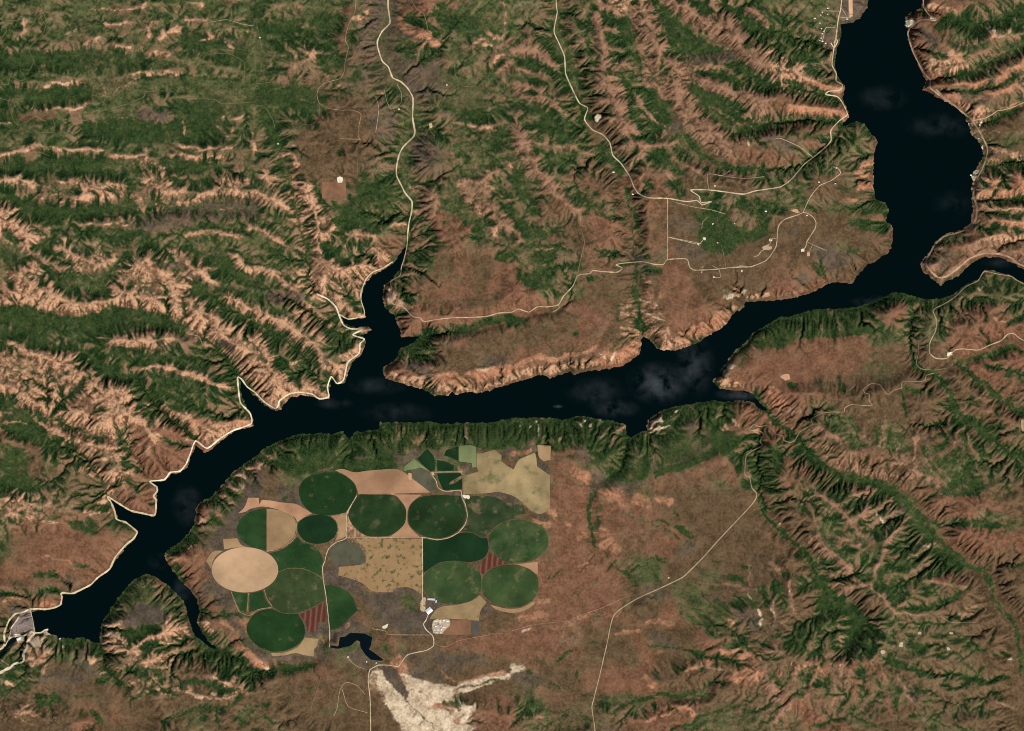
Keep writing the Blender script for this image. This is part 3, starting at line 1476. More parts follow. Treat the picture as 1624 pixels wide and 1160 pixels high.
COVER.update({
'J2': """
b 0 700,820 1000,830 1217,860 1217,1000 1000,960 760,900
k 0 780,830 1000,800 980,870 860,930 740,900 720,860
p 0 555,875 600,868 612,900 650,940 690,990 715,1025 735,1010 720,960 690,905 695,875 715,880 745,930 830,955 930,955 970,925 1050,905 1120,880 1160,872 1217,885 1217,915 1150,915 1080,950 1000,975 900,985 830,1000 810,1020 860,1040 930,1040 1000,1090 1010,1160 700,1160 660,1090 600,1000 560,930
k 0 603,872 640,870 690,890 705,930 722,975 712,1015 690,985 650,935 610,905
o 16 700,900 740,960 790,975
o 14 880,870 960,930 1100,890 1180,880
k 5 715,1015 760,1055 800,1090 840,1130 870,1160
g 10 940,965 1000,945 1080,935 1120,912 1217,905
o 30 830,1040 860,1030 930,1060 960,1110
t 30 560,890 560,940 610,1000
o 14 950,975 970,1000""",
'L2': """
f 0 60,770 90,720 160,680 230,620 250,560 300,530 370,560 430,620 520,640 530,700 500,780 420,770 340,782 280,770 215,812 160,790
f 0 500,470 540,370 600,350 660,300 720,280 840,290 880,340 940,370 900,410 800,420 740,440 660,470 620,540 600,570 570,520 540,480
g 26 720,350 780,340 790,390 740,400
m 30 560,430 600,400
f 0 410,400 430,380 450,420 425,440
f 0 620,575 760,560 840,520 920,480 960,475 900,530 820,575 720,590
f 0 780,165 900,145 1000,150 1085,175 1080,200 1000,190 900,180 800,180
f 0 550,815 640,815 720,870 800,880 870,860 950,890 1020,905 1150,885 1150,905 1040,935 950,920 880,895 800,900 720,895 640,860 560,845
f 0 660,740 760,745 860,735 860,750 740,775 680,765
g 22 205,660 220,720 200,760
t 8 330,640 345,700 350,770
t 8 415,720 400,780
m 24 250,700 300,740
t 14 230,30 280,60 350,120 420,200 470,240
t 12 560,40 590,100 590,180 540,280
t 14 590,200 640,140 690,110
t 14 280,300 340,340 400,400 420,430
t 16 430,440 500,480 580,560 600,590
t 10 410,440 360,490 310,510
g 60 500,320 460,380 480,420
t 8 100,440 95,480 120,560 130,600 60,650
t 8 20,540 30,600 20,660
f 30 170,450 240,420
f 26 20,480 50,520
f 14 40,690 120,690
k 40 640,30 640,120
f 12 800,590 900,590 960,560
f 8 820,700 900,720 1000,760
f 8 860,620 960,620
t 8 300,860 320,960 300,1040
t 8 230,850 210,930 150,1010
t 8 150,840 110,920 60,1000
t 8 390,870 350,960 360,1040
r 14 420,900 500,960
g 20 440,850 460,930
g 14 330,900 330,960
f 8 280,930 240,1000
f 8 420,980 340,1050 280,1090
f 8 560,1000 540,1080
g 20 820,1060 900,1060
g 20 720,1100 850,1140
t 10 1080,1020 1200,1060
g 10 700,640 900,650""",
'H2': """
f 0 0,500 20,420 100,390 200,330 330,330 500,320 560,380 540,420 400,440 300,450 200,440 120,460 60,500
f 0 400,300 480,260 600,232 660,260 560,290 480,320 420,340
g 0 60,480 160,400 220,380 180,440 100,480
r 0 0,560 60,500 160,450 300,455 420,430 490,470 480,520 500,560 430,600 300,640 150,640 0,620
f 14 780,620 840,680 880,750 940,820
f 0 930,820 1000,830 1100,890 1217,980 1217,1040 1100,960 1000,900
f 0 820,780 900,760 920,820 880,820
g 0 780,330 830,340 850,380 800,470 780,440 810,400
f 10 880,850 840,920 800,980 760,1020
f 10 920,850 940,950 980,1060
f 10 950,900 1000,980 1010,1050
f 8 840,900 780,920
f 8 850,960 900,1000
f 12 820,1050 900,1020 940,980
f 10 1040,1000 1100,1050
f 10 1160,990 1180,1060
t 12 740,1000 780,1080 850,1140
f 8 380,880 400,930
f 8 510,880 525,950
f 8 580,900 560,980
t 6 560,920 520,970
t 6 640,920 610,1000
t 6 180,930 260,925 340,940
t 6 180,970 280,965 360,990
g 8 200,945 330,950
g 8 200,985 330,990
g 8 230,1010 380,1020
t 10 420,1040 520,1080 660,1120
r 14 460,870 430,960
f 10 640,690 720,690 780,720""",
'G2': """
f 0 0,830 100,835 300,830 450,850 540,890 540,930 480,900 400,900 300,920 180,930 0,890
f 0 350,950 460,920 540,930 600,905 680,900 700,960 660,1040 640,1120 540,1140 430,1090 370,1040
f 0 650,870 700,830 780,790 900,770 980,760 1040,800 1010,870 900,860 860,830 760,870 700,900
q 0 700,970 770,930 850,900 880,860 930,860 940,950 870,1010 790,1040 700,1070 670,1040
f 0 670,1080 800,1040 900,1000 950,960 1010,900 980,1000 900,1040 760,1090 680,1110
f 0 980,960 1040,900 1130,940 1110,1040 1130,1130 1217,1160 1080,1160 1060,1060 1000,1000
f 0 1080,920 1140,860 1170,870 1120,920
p 8 40,850 20,890
p 8 80,840 90,890
p 8 120,850 125,900
p 8 300,840 340,880
p 8 330,830 380,870
p 8 400,840 440,850
p 12 660,850 740,830 780,790
p 10 670,880 750,870
f 0 130,0 215,0 210,100 190,190 130,220 50,200 40,150 100,130 150,80
m 0 20,20 110,10 100,90 40,110
f 12 395,20 500,40
f 10 400,60 480,70
f 10 420,35 520,60
f 8 360,150 450,160
f 16 570,150 590,150
b 40 500,250 560,160""",
'F2': """
f 0 600,855 780,860 1000,862 1217,840 1217,930 1100,920 900,920 800,900 760,890 700,960 640,1010 560,1060 400,1060 200,1090 50,1070 80,1010 150,960 220,920 400,920 500,905
g 20 640,870 760,880
k 12 480,1015 560,1015
k 14 640,990 700,1020
m 14 380,990 420,1050
f 0 720,60 780,10 850,0 850,90 800,160 720,210 650,200 690,140
g 18 700,60 760,120
b 16 890,20 880,90 820,170 760,210
r 14 950,30 960,120 1020,180
b 70 1100,100 1060,200
b 60 1150,260 1000,290
f 0 700,450 790,440 850,470 860,520 800,560 740,540 700,500
f 0 790,430 900,385 1000,380 1140,340 1217,330 1217,370 1100,390 1000,430 900,440""",
'C2': """
f 0 660,20 720,20 770,70 720,100 680,80
f 0 740,140 830,130 880,180 960,220 1030,220 960,260 860,270 770,210
k 0 830,270 960,260 1060,240 1080,290 1000,300 880,310
f 0 860,330 960,340 1060,350 1180,400 1217,450 1100,430 960,390 880,370
f 0 860,430 960,440 1030,510 1100,560 1217,560 1217,620 1100,640 1010,580 940,520 880,480
f 0 1030,30 1080,60 1130,130 1217,170 1217,220 1140,200 1080,150 1040,90
f 0 1030,290 1120,310 1217,380 1217,440 1130,420 1060,370 960,350
f 0 590,420 660,420 700,500 760,560 730,620 660,640 600,620 560,560 590,500
f 0 410,50 470,60 570,90 560,150 540,170 470,130 420,110
f 0 430,160 570,170 570,210 480,210
f 0 120,580 240,520 340,560 340,640 260,650 180,640 100,640 20,600
f 0 140,180 200,220 250,330 300,480 240,460 190,370 130,300
f 0 430,690 500,720 530,830 480,800 430,750
t 12 395,60 420,160 455,230 465,320 520,400 540,500 560,560 610,640 650,690
t 12 660,40 715,95 740,200 700,280 640,330
t 14 850,300 840,400 880,490 930,560 980,620 1040,720
t 12 1050,220 1110,290 1217,335
t 12 870,350 960,390 1080,460 1217,510
t 8 940,510 1040,560 1140,600
t 8 400,830 540,780 660,690
g 16 370,40 380,150 370,240
g 16 410,200 430,290
g 14 330,60 250,170
f 8 230,60 340,40
f 8 280,140 380,110
f 8 300,210 390,200
f 8 330,420 440,400
f 8 60,300 160,330
f 8 60,370 170,390
f 8 40,470 160,500
g 8 250,340 330,300 400,270
f 10 540,620 640,660
f 8 700,700 820,720
f 10 620,590 740,610
r 20 500,620 560,640
g 14 550,930 580,1020 615,1120
f 0 910,1030 1010,1000 1060,1020 1140,1110 1217,1060 1217,1120 1130,1160 940,1160 900,1100
f 0 860,910 960,920 1010,930 1000,990 940,980
f 0 770,850 820,870 810,910 780,920
m 0 1020,1000 1150,980 1180,1040 1100,1080 1040,1050
f 0 1150,1040 1217,980 1217,1100 1180,1110""",
'D2': """
f 0 0,60 80,50 160,90 230,110 240,200 180,195 90,180 0,120
f 0 60,200 180,200 300,240 290,330 220,300 130,270
f 0 100,385 200,400 290,430 340,470 300,480 180,440 100,420
f 0 0,545 150,545 300,570 350,590 250,600 120,590 0,600
f 0 0,800 80,790 150,790 100,820 0,830
g 0 300,640 360,600 440,580 500,640 500,740 430,740 380,700 320,760 220,800 160,850 200,780 270,730
f 0 390,980 500,955 570,980 580,1010 500,1020 420,1030
f 0 400,1045 520,1040 590,1080 560,1120 440,1100
o 10 430,790 495,785
o 10 430,850 500,845
o 10 430,900 500,895
f 0 850,70 1000,55 1150,20 1217,20 1217,150 1100,140 1000,110 950,130 900,110
g 20 990,100 1100,60
p 6 1000,140 1090,150
t 16 760,300 900,240 1040,190 1150,150
f 10 730,230 820,260
f 12 780,330 900,310 1000,260
f 14 860,360 960,350
f 14 800,420 900,440 1060,425 1217,350
f 0 1035,590 1080,550 1120,560 1080,610
f 0 1110,530 1185,510 1180,540 1130,560
k 0 930,570 970,560 1010,640 1000,660
f 0 1120,760 1217,740 1217,820 1160,800
t 12 1040,690 1120,720 1217,770
t 10 1000,750 1100,760 1180,790
o 14 1030,840 1217,830
o 14 1060,890 1217,870
f 8 1100,880 1180,900
f 8 1060,945 1217,950
f 8 1030,1010 1150,1000
f 8 1100,1075 1217,1100
t 10 1040,1030 1217,1060
g 10 1000,1040 1060,1110"""})
COVER.update({
'E2': """
t 0 540,110 600,70 700,60 780,120 830,180 840,240 880,250 960,300 1060,380 1217,440 1217,470 1100,470 1000,440 920,410 840,380 740,330 640,310 550,300 540,240 520,200 560,170
t 0 30,170 60,110 150,80 220,110 250,180 330,240 420,250 480,250 530,270 480,330 400,330 300,345 260,320 180,310 140,270 90,220
f 0 0,290 80,320 150,320 260,335 300,355 470,335 560,320 680,330 800,360 860,390 780,400 640,400 540,430 440,470 430,540 380,510 250,510 140,500 100,470 0,430
t 0 560,430 700,415 880,435 840,460 760,495 640,490 520,465
f 0 430,540 520,505 700,515 940,470 1000,500 1060,540 1110,610 1120,680 1040,640 940,600 850,575 740,570 620,600 600,640 510,630 450,600
t 0 740,575 850,575 960,620 1110,680 1060,690 960,660 850,610 760,595
f 0 620,650 760,620 900,650 960,670 1130,690 1140,760 1190,810 1100,840 1000,830 900,790 820,760 790,720 660,740
t 0 0,520 120,500 220,520 350,510 430,560 480,640 590,660 640,740 640,800 690,860 750,920 760,960 690,900 600,860 560,900 560,960 460,960 430,1010 360,960 240,900 150,830 90,770 60,690 0,640
f 12 780,200 800,300 790,380
r 26 735,110 745,220
f 8 665,230 665,310
f 8 870,260 875,330 860,380
f 8 790,260 785,310
f 10 980,380 990,410 960,440
g 34 540,100 490,150
f 10 310,660 270,740 265,810 300,880
f 14 210,720 240,800 260,830
r 40 350,760 420,740
r 30 430,790 460,830
r 26 190,660 230,700
r 20 400,860 395,930
g 26 300,760 390,650
g 20 400,640 430,620
f 14 180,800 200,830
f 10 640,930 610,1010
g 24 570,900 600,980
f 20 790,930 900,950
f 30 590,1040 650,1060
f 24 640,740 700,790
r 30 640,860 720,940
f 0 930,200 1010,240 1100,310 1170,370 1140,370 1050,310 980,260
f 0 1030,190 1120,160 1217,180 1217,250 1130,250 1060,220
f 0 980,120 1080,110 1200,150 1217,170 1100,160 1010,170
p 10 560,150 620,120 700,110
p 8 560,250 700,250 840,250
p 8 900,300 960,350""",
'A2': """
f 0 390,590 480,580 560,560 780,610 830,690 660,680 560,700 450,680 400,640
g 0 380,570 520,505 640,455 760,372 850,362 1000,380 1217,405 1217,480 1050,490 850,460 700,440 600,495 480,530 430,570
f 0 180,440 300,425 430,435 400,470 300,480 190,470
f 0 0,540 200,530 300,580 200,620 0,620
p 7 640,380 730,355 800,352
p 7 200,408 260,400 330,407
p 7 350,525 400,510 410,495
p 6 0,590 55,582
p 7 100,695 180,690 200,700
p 7 330,715 400,705 480,718
p 6 500,115 620,112
t 7 0,470 60,480
t 8 550,570 600,570
t 8 220,515 300,510
m 20 880,250 1100,240
k 20 1020,180 1150,200
f 12 800,170 900,200 950,215
t 12 950,190 1010,180
t 10 990,150 1000,170
t 12 1060,190 1110,220
t 10 1170,150 1217,160
t 8 860,700 1000,710
t 8 900,745 1020,755
t 8 1050,560 1180,555
b 34 100,560 250,550
t 7 1180,610 1217,640
f 20 650,780 660,840
f 14 610,850 620,960
t 7 180,890 240,890
t 6 270,960 360,965
t 6 200,940 280,930
g 30 20,1100 60,1140
f 30 40,1130 80,1150
f 24 180,1090 300,1130
p 8 660,995 720,985
p 8 840,965 900,955
p 8 1060,915 1180,920""",
'B2': """
f 0 250,870 300,945 470,960 500,860 620,880 700,1000 640,1070 520,1070 450,1100 400,1130 380,1040
k 0 490,300 560,130 600,100 635,0 680,40 660,240 720,300 860,380 830,420 700,360 620,400 420,450 500,380
b 0 300,560 480,545 500,640 470,800 300,800 230,700 180,690
t 0 180,840 260,860 300,960 380,1080 340,1150 220,1100 170,950
f 0 0,430 120,420 260,440 290,490 180,515 60,500
f 0 690,100 720,60 860,60 1000,80 1080,60 1060,140 960,160 860,190 830,150 760,120
f 0 650,220 760,230 900,230 880,280 780,290 700,270
f 14 200,385 215,400
f 20 40,80 120,170 220,260
f 10 60,50 160,150 250,220
t 8 330,380 400,410
t 7 200,480 280,480
t 7 560,430 600,435
g 40 640,460 700,560
f 24 620,440 640,520
g 14 660,740 700,880
f 14 580,800 600,1100
k 12 1000,560 1100,540
k 30 900,540 960,560
t 10 960,570 1060,590
t 14 1090,600 1140,620
f 14 1020,530 1120,510
g 60 960,760 1040,800
t 8 960,860 1060,850 1100,810
t 8 1180,20 1190,150
g 30 1090,90 1160,160
t 12 1100,170 1180,180
t 10 1020,200 1100,190
f 14 1060,240 1120,230
t 20 1120,280 1200,270
f 14 1080,340 1170,300
f 14 1100,900 1217,950
f 10 1120,940 1217,990
f 8 1150,870 1217,900
t 10 1080,850 1200,960
f 8 1150,1000 1200,1010
t 8 0,920 160,1000
t 7 0,1085 100,1130
t 8 190,1020 340,1080
b 30 320,1100 340,1060""",
'K2': """
g 8 180,130 260,150
g 8 520,120 620,150 700,200 800,250
f 6 730,200 790,240
g 10 840,180 860,220
g 8 860,30 880,60
g 12 640,10 660,60
g 8 560,110 640,140
g 14 660,330 700,400
g 30 560,380 680,420
g 20 600,460 700,440
f 7 180,440 240,390
f 8 290,500 320,520
g 8 380,620 430,590
g 10 360,460 400,440
r 20 250,400 320,460
o 12 430,30 500,20
o 10 590,60 640,90
o 10 700,60 760,50
o 12 320,370 400,380
t 6 280,620 300,670
t 6 170,680 250,650 240,720
f 8 640,160 700,190
g 30 780,560 860,640
g 30 1050,530 1150,560
f 12 1040,430 1090,450
f 10 970,530 1010,545
f 10 870,650 960,660
f 12 850,780 920,790
f 12 960,790 1060,820
g 14 830,800 900,850
f 8 240,810 290,775
f 7 310,880 325,930
f 10 740,985 840,990
f 8 530,1030 650,1000 740,985
f 8 900,965 960,920
f 8 760,1145 900,1095
f 8 900,1095 990,1055
f 10 1150,1070 1190,1050
g 24 860,1130 1000,1130
o 14 640,1120 700,1090 760,1060
o 10 800,1035 850,1050 870,1090
r 14 1000,910 1100,880
o 10 1080,900 1180,880
r 12 960,740 1060,700
t 6 690,780 790,770
g 8 560,870 620,840
g 8 40,1010 60,1080
g 8 160,1060 140,1100
g 10 20,1060 50,1090
t 6 60,1085 140,1085""",
'I2': """
p 7 520,610 600,650
p 7 500,650 580,680
p 7 490,690 580,720
p 7 500,725 590,740
f 7 500,670 590,695
f 7 490,710 580,735
t 9 640,730 800,700 880,660
t 8 700,760 840,720 900,690
f 7 680,745 780,730 880,700
f 7 660,770 800,760 900,735
t 8 640,800 760,780
f 6 640,780 720,770
t 8 640,830 740,830
f 7 800,750 860,740
t 7 600,770 680,790
f 6 560,780 640,800
t 7 560,800 640,820
k 0 600,580 660,550 760,570 810,620 760,660 660,660 600,680 580,640
g 0 530,560 600,480 690,420 760,460 840,520 870,560 800,600 740,560 660,550 600,580 560,620 520,610
f 8 620,600 680,480
t 6 630,520 690,470
f 0 600,690 700,650 780,640 720,690 640,740 590,740
b 0 210,850 300,830 420,880 460,930 540,940 520,1100 560,1160 500,1160 470,990 340,970 240,950
k 0 210,880 300,850 400,880 450,930 340,940 240,920
f 8 170,990 260,980
f 8 170,1010 230,1030 260,1070
t 6 80,1060 180,1070 220,1100
t 6 60,1090 160,1120
f 8 560,860 640,880 700,890
f 8 600,920 640,960
f 8 640,860 760,870
t 7 640,900 760,960
t 7 660,940 700,980
p 6 880,975 960,990 1060,1000
f 7 860,940 960,920 1060,960
f 6 640,1010 760,960 860,950
t 6 760,980 860,1000
f 6 900,840 960,900
r 20 900,840 980,900
t 8 940,640 1010,680
t 6 870,300 940,320"""})
COVER.update({
'Z2': """
f 13 1196,630 1216,652 1240,675 1261,690 1285,720
f 15 1270,700 1300,740 1335,752 1385,764 1414,776
f 11 1414,774 1435,795 1451,811 1470,835
f 9 1470,835 1494,861 1515,880 1537,897 1567,917
f 7 1567,917 1577,954 1595,975 1611,994 1617,1030 1620,1073
f 9 1448,470 1443,520 1448,560 1460,585 1480,592 1500,615 1515,650 1545,675 1575,700
f 8 1515,575 1560,610 1600,640 1624,655
f 20 1230,720 1225,770 1235,800
f 26 1195,700 1205,760
f 8 1205,790 1215,815 1240,845 1278,874 1298,907 1314,940 1345,960""",
'L3': """
f 10 20,700 -40,760
f 7 215,815 190,900 150,980
f 7 260,800 250,880 220,960
f 8 300,800 290,900 270,1000
f 7 370,800 365,880 350,960
f 8 440,800 450,900 440,1000 400,1080
f 7 490,810 520,900 530,1000
f 7 560,900 600,1000 620,1100
f 7 640,900 700,1000 760,1080
f 7 720,900 800,980 880,1040
f 6 130,820 90,880 40,940
f 6 100,900 40,980 -20,1040
t 6 235,810 220,880 190,950
t 6 280,800 270,860
t 7 345,790 350,860 340,900
t 7 405,790 395,860 375,920
t 6 480,800 500,850
t 6 540,860 570,930
t 6 600,880 650,960 680,1020
o 9 110,840 150,860 200,840
o 9 240,850 260,890
o 8 60,880 20,920
r 20 400,900 420,1000
r 20 200,960 160,1040
r 20 560,980 580,1080
t 9 600,585 570,545 510,480 450,445 400,430
t 8 400,425 350,370 300,330 260,270 240,210
t 8 550,290 545,330 510,400
t 8 555,280 590,220 640,160
t 7 360,260 430,290 480,300
t 7 600,600 660,590 740,600
t 7 780,440 850,460 940,470
t 8 620,560 660,520 720,470
t 6 680,280 760,265 820,268
f 7 640,640 720,650 800,640
f 6 620,690 700,700
g 10 520,520 550,600 560,680
t 6 660,320 740,300
f 6 250,390 380,385
f 6 250,430 340,440
f 7 270,350 350,360
t 6 240,410 370,410
f 8 460,60 520,110
t 10 180,0 220,60 300,130
t 10 440,130 480,200
k 12 20,680 60,640 120,610""",
'H3': """
f 10 890,850 870,900 830,950 780,1000 740,1010
f 8 900,870 890,930 900,1000 880,1060
f 8 930,860 960,920 1000,960
f 8 860,880 820,900
f 8 870,930 830,960
f 8 960,1040 1000,1090
t 5 905,880 880,960 860,1010
t 5 940,890 960,950 990,1010
t 6 760,1000 800,1060 860,1120
t 6 380,860 420,900 520,960
t 5 200,900 330,920
t 5 210,960 340,975
t 5 220,1000 360,1010
t 6 540,840 590,880 680,890
t 6 600,870 610,940
t 6 690,900 700,1000
f 6 400,870 440,930
f 6 420,900 450,960
t 8 1020,700 1100,740 1200,790
r 12 1030,650 1130,720
t 5 960,760 1060,800 1160,830
t 5 980,720 1080,740"""})
COVER.update({
'C3': """
u 0 380,40 420,60 460,220 465,320 530,410 560,560 620,650 600,690 520,640 460,580 420,500 390,400 400,300 380,200
u 0 570,60 660,0 720,100 745,215 700,290 700,430 640,420 620,330 600,200 560,140
u 0 760,280 830,290 840,420 920,540 1000,620 1040,730 1000,760 900,700 820,620 780,540 740,480 710,440 740,340
t 0 820,0 870,20 900,90 960,60 1060,60 1120,150 1217,230 1217,345 1120,300 1040,210 940,160 850,110 780,60
t 0 850,340 960,370 1100,410 1217,460 1217,525 1100,500 1000,450 900,420
u 0 0,540 60,600 120,760 200,860 330,970 350,1100 260,1000 150,880 60,780 0,700
u 0 0,380 120,400 200,450 220,500 100,480 0,450
u 0 0,230 80,170 150,220 240,330 160,300 60,260
f 0 415,50 480,70 570,100 560,150 480,125 425,95
f 0 440,170 570,170 575,215 500,215 455,200
f 0 670,20 740,30 765,75 715,100 690,60
g 12 340,60 370,200 360,330
f 7 60,560 220,620 330,700
f 7 100,640 240,720
f 8 300,110 390,90
f 7 300,160 390,150
f 7 310,250 400,230
f 8 480,380 560,400
f 8 620,590 740,610
f 8 560,640 640,655
f 8 630,700 740,740
f 10 950,520 1060,600 1150,640
f 9 840,400 900,470 960,520
f 8 1000,370 1100,390
r 20 1000,640 1120,720
u 7 940,500 1080,590 1160,620
u 7 600,470 660,560 720,610""",
'B3': """
u 0 760,880 840,900 880,960 860,1050 800,1040 760,980
u 0 960,880 1080,830 1130,790 1180,800 1100,880 1150,960 1217,1040 1217,1110 1120,1060 1060,980 980,960
u 14 1130,250 1217,180
u 20 1150,330 1217,290
u 14 930,720 1000,790
g 0 940,700 1060,660 1130,700 1110,800 1030,860 960,820
r 0 860,1000 960,1020 1020,1100 1000,1160 880,1160 840,1080
f 9 1000,620 1120,640
f 9 1040,560 1140,520
f 8 900,330 1000,380""",
'G3': """
u 14 120,30 200,20
f 8 20,60 120,150
f 8 10,110 90,200
r 0 0,150 60,180 70,260 0,290
r 0 700,160 860,180 900,260 820,330 720,280
t 7 630,130 640,220 680,300 740,350
f 8 620,150 600,220 600,300 620,400
o 8 0,600 60,560 120,530 200,550 300,530 400,490""",
'F3': """
u 0 260,80 360,60 360,130 280,170
g 0 640,40 720,60 700,200 650,210
r 10 960,30 950,120 920,180 1000,200
r 10 760,220 850,270 860,330 780,320
r 8 880,240 960,250 1000,320
f 8 240,0 245,200"""})
for _k in list(COVER):
    if len(_k) == 2: SHEET[_k] = SHEET[_k[0]]
